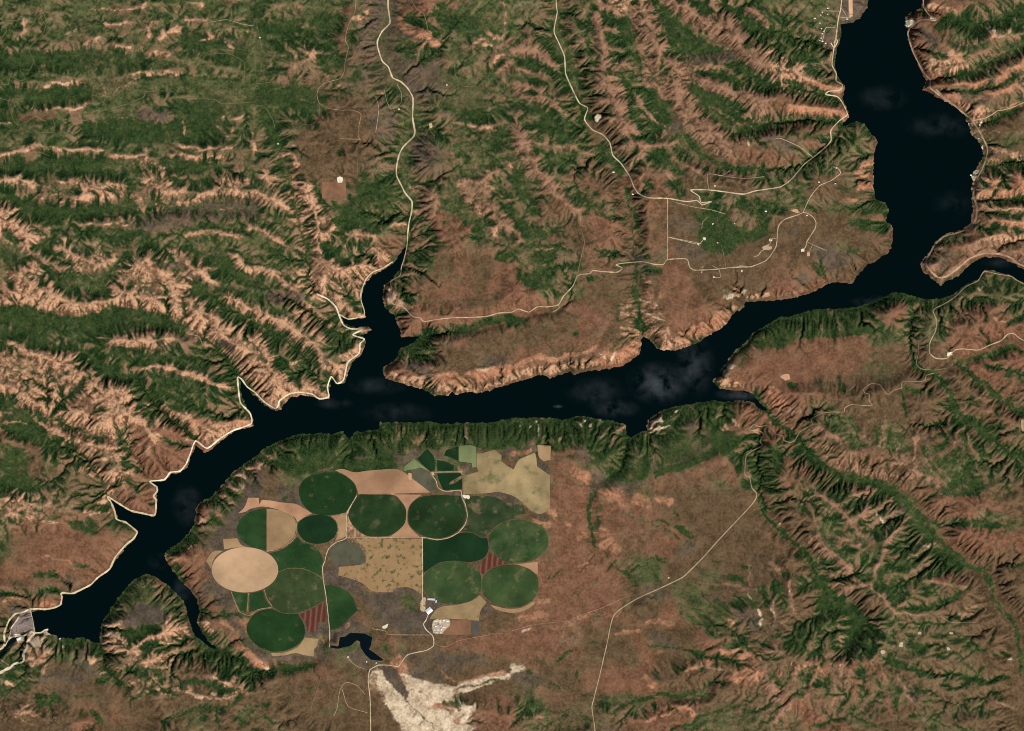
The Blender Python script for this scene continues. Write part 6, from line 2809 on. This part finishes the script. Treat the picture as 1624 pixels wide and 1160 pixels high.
l.new(coords(n, l, 260), wt.inputs["Vector"])
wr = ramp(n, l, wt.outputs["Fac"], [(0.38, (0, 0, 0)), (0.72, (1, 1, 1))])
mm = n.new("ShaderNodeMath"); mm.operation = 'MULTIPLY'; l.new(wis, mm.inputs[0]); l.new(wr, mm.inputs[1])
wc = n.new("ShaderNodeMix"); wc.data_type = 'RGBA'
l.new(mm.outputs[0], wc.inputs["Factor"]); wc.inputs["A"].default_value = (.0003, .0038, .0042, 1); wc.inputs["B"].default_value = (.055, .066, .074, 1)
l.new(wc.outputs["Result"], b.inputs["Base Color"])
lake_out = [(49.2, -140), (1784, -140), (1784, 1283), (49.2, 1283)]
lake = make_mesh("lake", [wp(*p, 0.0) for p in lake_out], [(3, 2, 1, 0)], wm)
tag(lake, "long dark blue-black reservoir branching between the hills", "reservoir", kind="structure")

def offset_poly(P, d):
    P = np.array(P, float)
    A = 0.5 * np.sum(P[:, 0] * np.roll(P[:, 1], -1) - np.roll(P[:, 0], -1) * P[:, 1])
    e = np.roll(P, -1, 0) - P; e /= np.linalg.norm(e, axis=1)[:, None] + 1e-9
    nrm = np.stack([e[:, 1], -e[:, 0]], 1) * np.sign(A)
    v = nrm + np.roll(nrm, 1, 0)
    v /= np.linalg.norm(v, axis=1)[:, None] + 1e-6
    return P + v * d

def fill(P, spacing=None):
    """triangulate an outline (map px) with interior points every `spacing` px -> points, faces"""
    P = np.array(P, float)
    pts_, n0 = [], 0
    for a, c in zip(P, np.roll(P, -1, 0)):
        k = max(1, int(np.linalg.norm(c - a) / (spacing or 1e9)))
        for t_ in range(k): pts_.append(a + (c - a) * t_ / k)
    nb = len(pts_)
    if spacing:
        lo, hi = P.min(0), P.max(0)
        gx = np.arange(lo[0] + spacing * .5, hi[0], spacing); gy = np.arange(lo[1] + spacing * .5, hi[1], spacing)
        if len(gx) and len(gy):
            GX, GY = np.meshgrid(gx, gy)
            ins = np.zeros(GX.shape, bool)
            for (xa, ya), (xb, yb) in zip(P, np.roll(P, -1, 0)):
                if ya == yb: continue
                c = (GY >= min(ya, yb)) & (GY < max(ya, yb)) & (GX > xa + (GY - ya) * (xb - xa) / (yb - ya))
                ins ^= c
            pts_ += [np.array(q) for q in zip(GX[ins], GY[ins])]
    vs, _, fs, *_ = delaunay_2d_cdt([Vector((p[0], -p[1])) for p in pts_], [(i, (i + 1) % nb) for i in range(nb)], [list(range(nb))], 1, 1e-4)
    return np.array([(v_[0], -v_[1]) for v_ in vs]), [tuple(f) for f in fs]

def draped(name, P, mat, lift, spacing=2.2, parent=None):
    p2, fs = fill(P, spacing)
    z = ground(p2[:, 0], p2[:, 1]) + lift
    V = np.stack([(p2[:, 0] - CXP) * M, (CYP - p2[:, 1]) * M, z], 1)
    c = V.mean(0)
    fs = [f if np.cross(V[f[1]] - V[f[0]], V[f[2]] - V[f[0]])[2] > 0 else tuple(reversed(f)) for f in fs]
    o = make_mesh(name, V - c, fs, mat, parent, smooth_=True)
    o.location = c
    return o

pond_m, n, l, b = new_mat("pond_water", 0.12, 0.35)
b.inputs["Base Color"].default_value = (.001, .0045, .006, 1)
p2, fs = fill(offset_poly(POND, 0.8))
pond = make_mesh("pond_water", [wp(x, y, POND_Z) for x, y in p2], fs, pond_m)
tag(pond, "small dark curved pond at the south of the farm", "pond", kind="structure")
p2, fs = fill(offset_poly(RIVER, 0.5))
riv = make_mesh("river_water", [wp(x, y, RIVER_Z) for x, y in p2], fs, pond_m)
tag(riv, "short dark river reach below the dam", "river", kind="structure")

# ------------------------------------------------------------------ roads
TONE = {'cream': ((.52, .41, .25), (.72, .58, .38)), 'creamwhite': ((.72, .60, .40), (.92, .80, .58)), 'pale': ((.42, .32, .19), (.58, .45, .28)),
        'orange': ((.50, .29, .16), (.62, .38, .22)), 'pinkish': ((.25, .18, .13), (.36, .27, .20)), 'tanpink': ((.38, .24, .15), (.50, .34, .22)),
        'brown': ((.22, .13, .085), (.30, .18, .12)), 'olive': ((.16, .145, .07), (.26, .22, .115)), 'green': ((.07, .11, .045), (.13, .16, .07))}
road_mats = {k: soil_mat("road_" + k, tuple(c * .72 for c in v[0]), v[1], 110) for k, v in TONE.items()}
for k, ((name, w, tone, P), C) in enumerate(zip(road_list, road_paths)):
    T = np.gradient(C, axis=0); T /= np.linalg.norm(T, axis=1)[:, None] + 1e-9
    Nn = np.stack([-T[:, 1], T[:, 0]], 1)
    ws = (.88 if name in ('lakeside_road', 'dam_road', 'north_bank_road') else .60 if name.startswith('farm') or name in ('county_road', 'section_road') else .64) * w / 2 / M * (1 + 0.5 * fbm(C[:, 0], C[:, 1], 5, 3, 70 + k))
    cols_ = []
    lift = 2.6 + 0.22 * (k % 9)
    for s in (-1, -.33, .33, 1):
        q = C + Nn * (ws * s)[:, None]
        cols_.append(np.stack([(q[:, 0] - CXP) * M, (CYP - q[:, 1]) * M, np.maximum(ground(q[:, 0], q[:, 1]), 0.5) + lift], 1))
    G = np.stack(cols_, 1); m = len(C)
    ii = np.arange(m * 4).reshape(m, 4)
    Fq = np.stack([ii[:-1, :-1], ii[:-1, 1:], ii[1:, 1:], ii[1:, :-1]], -1).reshape(-1, 4)
    v0 = G.reshape(-1, 3)
    q = Fq[0]
    if np.cross(v0[q[1]] - v0[q[0]], v0[q[2]] - v0[q[0]])[2] < 0: Fq = Fq[:, ::-1]
    tag(make_mesh(name, v0, np.ascontiguousarray(Fq), road_mats[tone], smooth_=True), kind="structure")

# ------------------------------------------------------------------ fields
FT = {'deep': ((.008, .030, .008), (.016, .046, .012), (.08, .075, .035), .66), 'deepest': ((.0055, .026, .009), (.010, .034, .011), (.05, .055, .025), .70),
      'deep2': ((.010, .030, .009), (.022, .048, .015), (.07, .07, .035), .62), 'mid': ((.013, .043, .012), (.028, .064, .019), (.07, .09, .035), .66),
      'deepfade': ((.010, .040, .011), (.030, .065, .020), (.08, .10, .035), .64),
      'olivegreen': ((.024, .044, .014), (.050, .070, .026), (.12, .10, .05), .62), 'mottled': ((.014, .036, .012), (.045, .060, .025), (.16, .12, .065), .60),
      'twotone': ((.016, .046, .013), (.064, .092, .034), (.14, .12, .055), .62), 'bright': ((.024, .052, .016), (.052, .080, .028), (.11, .11, .045), .62),
      'wheat': ((.29, .185, .092), (.35, .225, .118), (.22, .17, .09), .74), 'pale': ((.40, .255, .145), (.46, .30, .175), (.38, .26, .15), .66),
      'peach': ((.41, .22, .12), (.49, .275, .16), (.30, .19, .11), .74), 'tan': ((.34, .185, .10), (.41, .235, .135), (.30, .19, .11), .70),
      'wheatgreen': ((.28, .19, .09), (.36, .25, .13), (.13, .12, .05), .64), 'lightgreen': ((.15, .19, .075), (.21, .24, .11), (.12, .14, .06), .7),
      'bigpasture': ((.24, .18, .085), (.34, .245, .125), (.16, .15, .065), .565), 'greyolive': ((.072, .072, .045), (.105, .10, .064), (.06, .065, .04), .6),
      'rust': ((.18, .088, .048), (.26, .135, .078), (.15, .09, .05), .64), 'greydark': ((.085, .078, .062), (.10, .09, .072), (.08, .07, .05), .7)}
def field_mat(tone, k):
    if tone == 'stripes':
        m, n, l, b = new_mat("ploughed_soil_stripes")
        v = coords(n, l, 1.0)
        rot = n.new("ShaderNodeVectorRotate"); rot.rotation_type = 'Z_AXIS'; rot.inputs["Angle"].default_value = math.radians(5)
        l.new(v, rot.inputs["Vector"])
        w_ = n.new("ShaderNodeTexWave"); w_.inputs["Scale"].default_value = 0.0036; w_.inputs["Distortion"].default_value = 1.2
        w_.inputs["Detail"].default_value = 2; w_.inputs["Detail Scale"].default_value = 1.5
        l.new(rot.outputs[0], w_.inputs["Vector"])
        cc = ramp(n, l, w_.outputs["Fac"], [(0.0, (.088, .026, .017)), (0.66, (.115, .038, .025)), (0.97, (.165, .080, .052))])
        l.new(cc, b.inputs["Base Color"])
        return m
    if tone == 'spotted':
        m = soil_mat("pasture_spotted", (.27, .165, .075), (.34, .22, .11), 260, (.075, .085, .03), .535, 75)
        return m
    c1, c2, c3, p3 = FT[tone]
    m = soil_mat("field_" + tone, c1, c2, 190 + 40 * (k % 3), c3, p3 - .05, 120 + 45 * (k % 4))
    # faint wheel tracks of the pivot arm and long low-contrast growth patches
    n, l = m.node_tree.nodes, m.node_tree.links
    b = n["Principled BSDF"]; src_ = b.inputs["Base Color"].links[0].from_socket
    tc = n.new("ShaderNodeTexCoord"); sep = n.new("ShaderNodeVectorMath"); sep.operation = 'MULTIPLY'
    l.new(tc.outputs["Object"], sep.inputs[0]); sep.inputs[1].default_value = (1, 1.35, 0)
    w_ = n.new("ShaderNodeTexWave"); w_.wave_type = 'RINGS'; w_.rings_direction = 'SPHERICAL'
    w_.inputs["Scale"].default_value = 0.0062; w_.inputs["Distortion"].default_value = 3.0; w_.inputs["Detail"].default_value = 2; w_.inputs["Detail Scale"].default_value = 2
    l.new(sep.outputs[0], w_.inputs["Vector"])
    mr = n.new("ShaderNodeMapRange"); l.new(w_.outputs["Fac"], mr.inputs[0]); amp = .035 if tone in ('deep', 'deep2', 'mid', 'deepest', 'deepfade', 'olivegreen', 'bright', 'twotone') else .008; mr.inputs[3].default_value = 1 - amp; mr.inputs[4].default_value = 1 + amp
    nz_ = noise(n, l, 520, 4, .6)
    m2 = n.new("ShaderNodeMapRange"); l.new(nz_, m2.inputs[0]); m2.inputs[1].default_value = .3; m2.inputs[2].default_value = .7; m2.inputs[3].default_value = .74; m2.inputs[4].default_value = 1.28
    mu = n.new("ShaderNodeMath"); mu.operation = 'MULTIPLY'; l.new(mr.outputs[0], mu.inputs[0]); l.new(m2.outputs[0], mu.inputs[1])
    vs_ = n.new("ShaderNodeVectorMath"); vs_.operation = 'SCALE'; l.new(src_, vs_.inputs[0]); l.new(mu.outputs[0], vs_.inputs[3])
    l.new(vs_.outputs[0], b.inputs["Base Color"])
    return m
for k, (f, P) in enumerate(zip(field_list, field_polys)):
    q = np.array(P)
    # ease the shallow corners of the surveyed outline, keep the sharp ones
    for _ in range(2):
        Q = []
        for i in range(len(q)):
            p0, p1, p2_ = q[i - 1], q[i], q[(i + 1) % len(q)]
            v1, v2 = p1 - p0, p2_ - p1
            ang = abs(math.atan2(v1[0] * v2[1] - v1[1] * v2[0], float(v1 @ v2)))
            if ang < math.radians(48):
                Q += [p1 - v1 * .22, p1 + v2 * .22]
            else: Q.append(p1)
        q = np.array(Q)
    o = draped(f[0], q, field_mat(f[2], k), 1.1 + 0.13 * (k % 7), 3.0)
    tag(o, f[3], f[1], {'irrigated_crop': "irrigated plots of the farm", 'stubble_plot': "harvested plots of the farm", 'pasture_plot': "pastures of the farm",
                        'fallow_plot': "fallow plots of the farm", 'ploughed_strips': "red striped plots of the farm"}[f[0]])

# ------------------------------------------------------------------ bare pads and pits
PM = {'w': soil_mat("pad_white", (.60, .53, .38), (.82, .76, .58), 60), 'y': soil_mat("pad_yellow", (.55, .42, .20), (.70, .56, .30), 60),
      'o': soil_mat("pad_orange", (.48, .27, .15), (.60, .36, .21), 60), 't': soil_mat("pad_tan", (.42, .29, .17), (.52, .38, .24), 60),
      'p': soil_mat("pad_pale", (.30, .23, .15), (.60, .49, .34), 35)}
for k, ln in enumerate(PADS.strip().splitlines()):
    lab, tn, s = ln.split('|')
    P = pts(s)
    if 'outcrop' in lab or 'clearing on the bare ridge' in lab:
        c0 = np.mean(P, 0); P = [tuple(c0 + (np.array(p_) - c0) * .72) for p_ in P]
    q = []
    for i in range(len(P)):
        a = np.array(P[i]); c = np.array(P[(i + 1) % len(P)])
        for t_ in (.2, .5, .8):
            e_ = a * (1 - t_) + c * t_
            q.append(e_ + np.array([float(vnoise(e_[0] * .9, e_[1] * .9, 3)), float(vnoise(e_[0] * .9, e_[1] * .9, 8))]) * .9)
    nm = "rock_outcrop" if 'outcrop' in lab or 'rock' in lab else ("gravel_pit" if ' pit' in lab else "gravel_pad")
    o = draped(nm, q, PM[tn], 2.0 + .1 * (k % 5), 2.0)
    tag(o, lab, {'rock_outcrop': 'rock outcrop', 'gravel_pit': 'gravel pit', 'gravel_pad': 'gravel pad'}[nm])
rw = draped("runway_strip", RUNWAY, soil_mat("runway_dirt", (.50, .30, .18), (.62, .40, .25), 80), 2.6, 2.0)
tag(rw, "straight orange-tan dirt airstrip ending near the north shore", "airstrip")

# ------------------------------------------------------------------ dam
dam = bpy.data.objects.new("earth_dam", None); col.objects.link(dam)
dc = wp(38, 990, 0); dam.location = dc
tag(dam, "grey earth-fill dam closing the west end of the reservoir with a pale crest road", "dam")
p2, fs = fill(DAM, 1.8)
cr0, cr1 = np.array(pts("S 425,250")[0]), np.array(pts("S 485,560")[0])
d_ = cr1 - cr0; d_ /= np.linalg.norm(d_); nn_ = np.array([d_[1], -d_[0]])
dist_ = np.abs((p2 - cr0) @ nn_)
zz = np.maximum(12 - 2.6 * np.maximum(dist_ - 1.2, 0), ground(p2[:, 0], p2[:, 1]) + 1.5)
V = np.stack([(p2[:, 0] - CXP) * M - dc[0], (CYP - p2[:, 1]) * M - dc[1], zz], 1)
fs = [f if np.cross(V[f[1]] - V[f[0]], V[f[2]] - V[f[0]])[2] > 0 else tuple(reversed(f)) for f in fs]
make_mesh("downstream_face", V, fs, soil_mat("dam_rockfill", (.17, .135, .125), (.23, .185, .17), 50), dam, smooth_=True)
Cq = np.array([cr0 + (cr1 - cr0) * t_ for t_ in np.linspace(-.03, 1.02, 24)])
L_, R_ = Cq - nn_ * 1.1, Cq + nn_ * 1.1
V = []
for A_, B_ in zip(L_, R_):
    for q, z in ((A_, -30), (A_, 14), (B_, 14), (B_, -30)):
        V.append(((q[0] - CXP) * M - dc[0], (CYP - q[1]) * M - dc[1], z))
fs = []
for i in range(23):
    for k in range(3):
        fs.append((i * 4 + k, i * 4 + k + 1, i * 4 + 4 + k + 1, i * 4 + 4 + k))
fs += [(0, 1, 2, 3), (95, 94, 93, 92)]
make_mesh("crest_road", V, fs, soil_mat("dam_crest_gravel", (.44, .35, .27), (.54, .44, .34), 40), dam)

# ------------------------------------------------------------------ buildings
RM = {'white': (.85, .83, .80), 'silver': (.55, .57, .60), 'cream': (.75, .68, .52), 'brown': (.22, .13, .09), 'blue': (.28, .45, .62), 'whiteblue': (.80, .86, .86)}
def simple_mat(name, c, rough=.7):
    m, n, l, b = new_mat(name, rough, .2)
    cc = ramp(n, l, noise(n, l, 9, 3, .6), [(0.3, tuple(v * .88 for v in c)), (0.7, c)])
    l.new(cc, b.inputs["Base Color"]); return m
roof_mats = {k: simple_mat("roof_sheet_" + k, v, .55) for k, v in RM.items()}
wall_m = simple_mat("painted_wall", (.50, .45, .38)); door_m = simple_mat("door_paint", (.14, .11, .09))
for ln in BUILDINGS.strip().splitlines():
    nm, rf, L, Wd, rot, hh, pos, lab = ln.split('|')
    L, Wd, rot, hh = float(L), float(Wd), math.radians(float(rot)), float(hh)
    x, y = pts(pos)[0]
    z = float(ground(x, y))
    t_ = bpy.data.objects.new(nm, None); col.objects.link(t_)
    t_.location = wp(x, y, z); t_.rotation_euler = (0, 0, rot)
    cat = {'house': 'house', 'barn': 'shed', 'powerhouse': 'powerhouse', 'hangar': 'hangar'}[nm]
    tag(t_, lab, cat, {'house': "scattered houses around the reservoir", 'barn': "farm sheds and barns", 'hangar': "airstrip hangars"}.get(nm))
    a, c, rise = L / 2, Wd / 2, Wd * .22
    hh += 3
    V = [(-a, -c, -4), (a, -c, -4), (a, c, -4), (-a, c, -4), (-a, -c, hh), (a, -c, hh), (a, c, hh), (-a, c, hh), (-a, 0, hh + rise), (a, 0, hh + rise)]
    make_mesh("wall", V, [(0, 1, 5, 4), (2, 3, 7, 6), (3, 0, 4, 8, 7), (1, 2, 6, 9, 5)], wall_m, t_)
    o_, e = 1.0, .5
    dz = rise / c * o_
    V = []
    for dz0 in (0.15, 0.15 + e):
        V += [(-a - o_, -c - o_, hh - dz + dz0), (a + o_, -c - o_, hh - dz + dz0), (a + o_, c + o_, hh - dz + dz0), (-a - o_, c + o_, hh - dz + dz0), (-a - o_, 0, hh + rise + dz0), (a + o_, 0, hh + rise + dz0)]
    F_ = [(6, 7, 11, 10), (8, 9, 10, 11), (1, 0, 4, 5), (3, 2, 5, 4), (0, 1, 7, 6), (2, 3, 9, 8), (0, 6, 10, 4), (4, 10, 9, 3), (1, 5, 11, 7), (5, 2, 8, 11)]
    make_mesh("roof", V, F_, roof_mats[rf], t_)
    dw = 6 if nm in ('barn', 'hangar') else 2.2
    V = [(-dw / 2, -c - .15, -4), (dw / 2, -c - .15, -4), (dw / 2, -c - .15, min(hh - 1, dw * .8 + 1)), (-dw / 2, -c - .15, min(hh - 1, dw * .8 + 1)),
         (-dw / 2, -c + .1, -4), (dw / 2, -c + .1, -4), (dw / 2, -c + .1, min(hh - 1, dw * .8 + 1)), (-dw / 2, -c + .1, min(hh - 1, dw * .8 + 1))]
    make_mesh("door", V, [(0, 1, 2, 3), (5, 4, 7, 6), (3, 2, 6, 7), (1, 5, 6, 2), (4, 0, 3, 7)], door_m, t_)

# ------------------------------------------------------------------ forest (uncountable): conifers scattered through the wooded ground
step = 26.0
gx = np.arange(-1500, 17700, step) / M; gy = np.arange(-1100, 12700, step) / M
TX, TY = np.meshgrid(gx, gy); TX = TX.ravel(); TY = TY.ravel()
TX = TX + rng.uniform(-1.2, 1.2, TX.shape); TY = TY + rng.uniform(-1.2, 1.2, TY.shape)
def pick(A, x, y):
    return A[np.clip(((y - Y0) / FS + .5).astype(int), 0, NYF - 1), np.clip(((x - X0) / FS + .5).astype(int), 0, NXF - 1)]
pf = pick(W['f'], TX, TY)
ok = (rng.rand(len(TX)) < smooth((pf - .35) / .5) * .9) & (pick(sd, TX, TY) > 0.6) & (pick(fmask, TX, TY) < .1) & (pick(rmask, TX, TY) < .15) & (pick(pd, TX, TY) > 1) & (pick(rvd, TX, TY) > 1)
TX, TY = TX[ok], TY[ok]
nt = len(TX)
print("trees", nt)
K = 5
tz = ground(TX, TY)
rad = rng.uniform(5, 11, nt); ht = rng.uniform(6, 13, nt); ph = rng.uniform(0, 6.28, nt)
cx, cy = (TX - CXP) * M, (CYP - TY) * M
Vt = np.zeros((nt, K + 1, 3), np.float32)
for k in range(K):
    rr = rad * rng.uniform(.75, 1.2, nt)
    Vt[:, k, 0] = cx + rr * np.cos(ph + k * 2 * math.pi / K); Vt[:, k, 1] = cy + rr * np.sin(ph + k * 2 * math.pi / K)
    Vt[:, k, 2] = tz + 1
Vt[:, K, 0] = cx; Vt[:, K, 1] = cy; Vt[:, K, 2] = tz + ht
b0 = (np.arange(nt) * (K + 1))[:, None]
Ft = np.concatenate([np.stack([b0[:, 0] + k, b0[:, 0] + (k + 1) % K, b0[:, 0] + K], 1) for k in range(K)], 0)
fm = soil_mat("conifer_needles", (.014, .038, .011), (.055, .080, .026), 45)
forest = make_mesh("forest", Vt, Ft, fm)
tag(forest, "dark green conifer woods on the shaded slopes and in the creeks", "forest", kind="stuff")
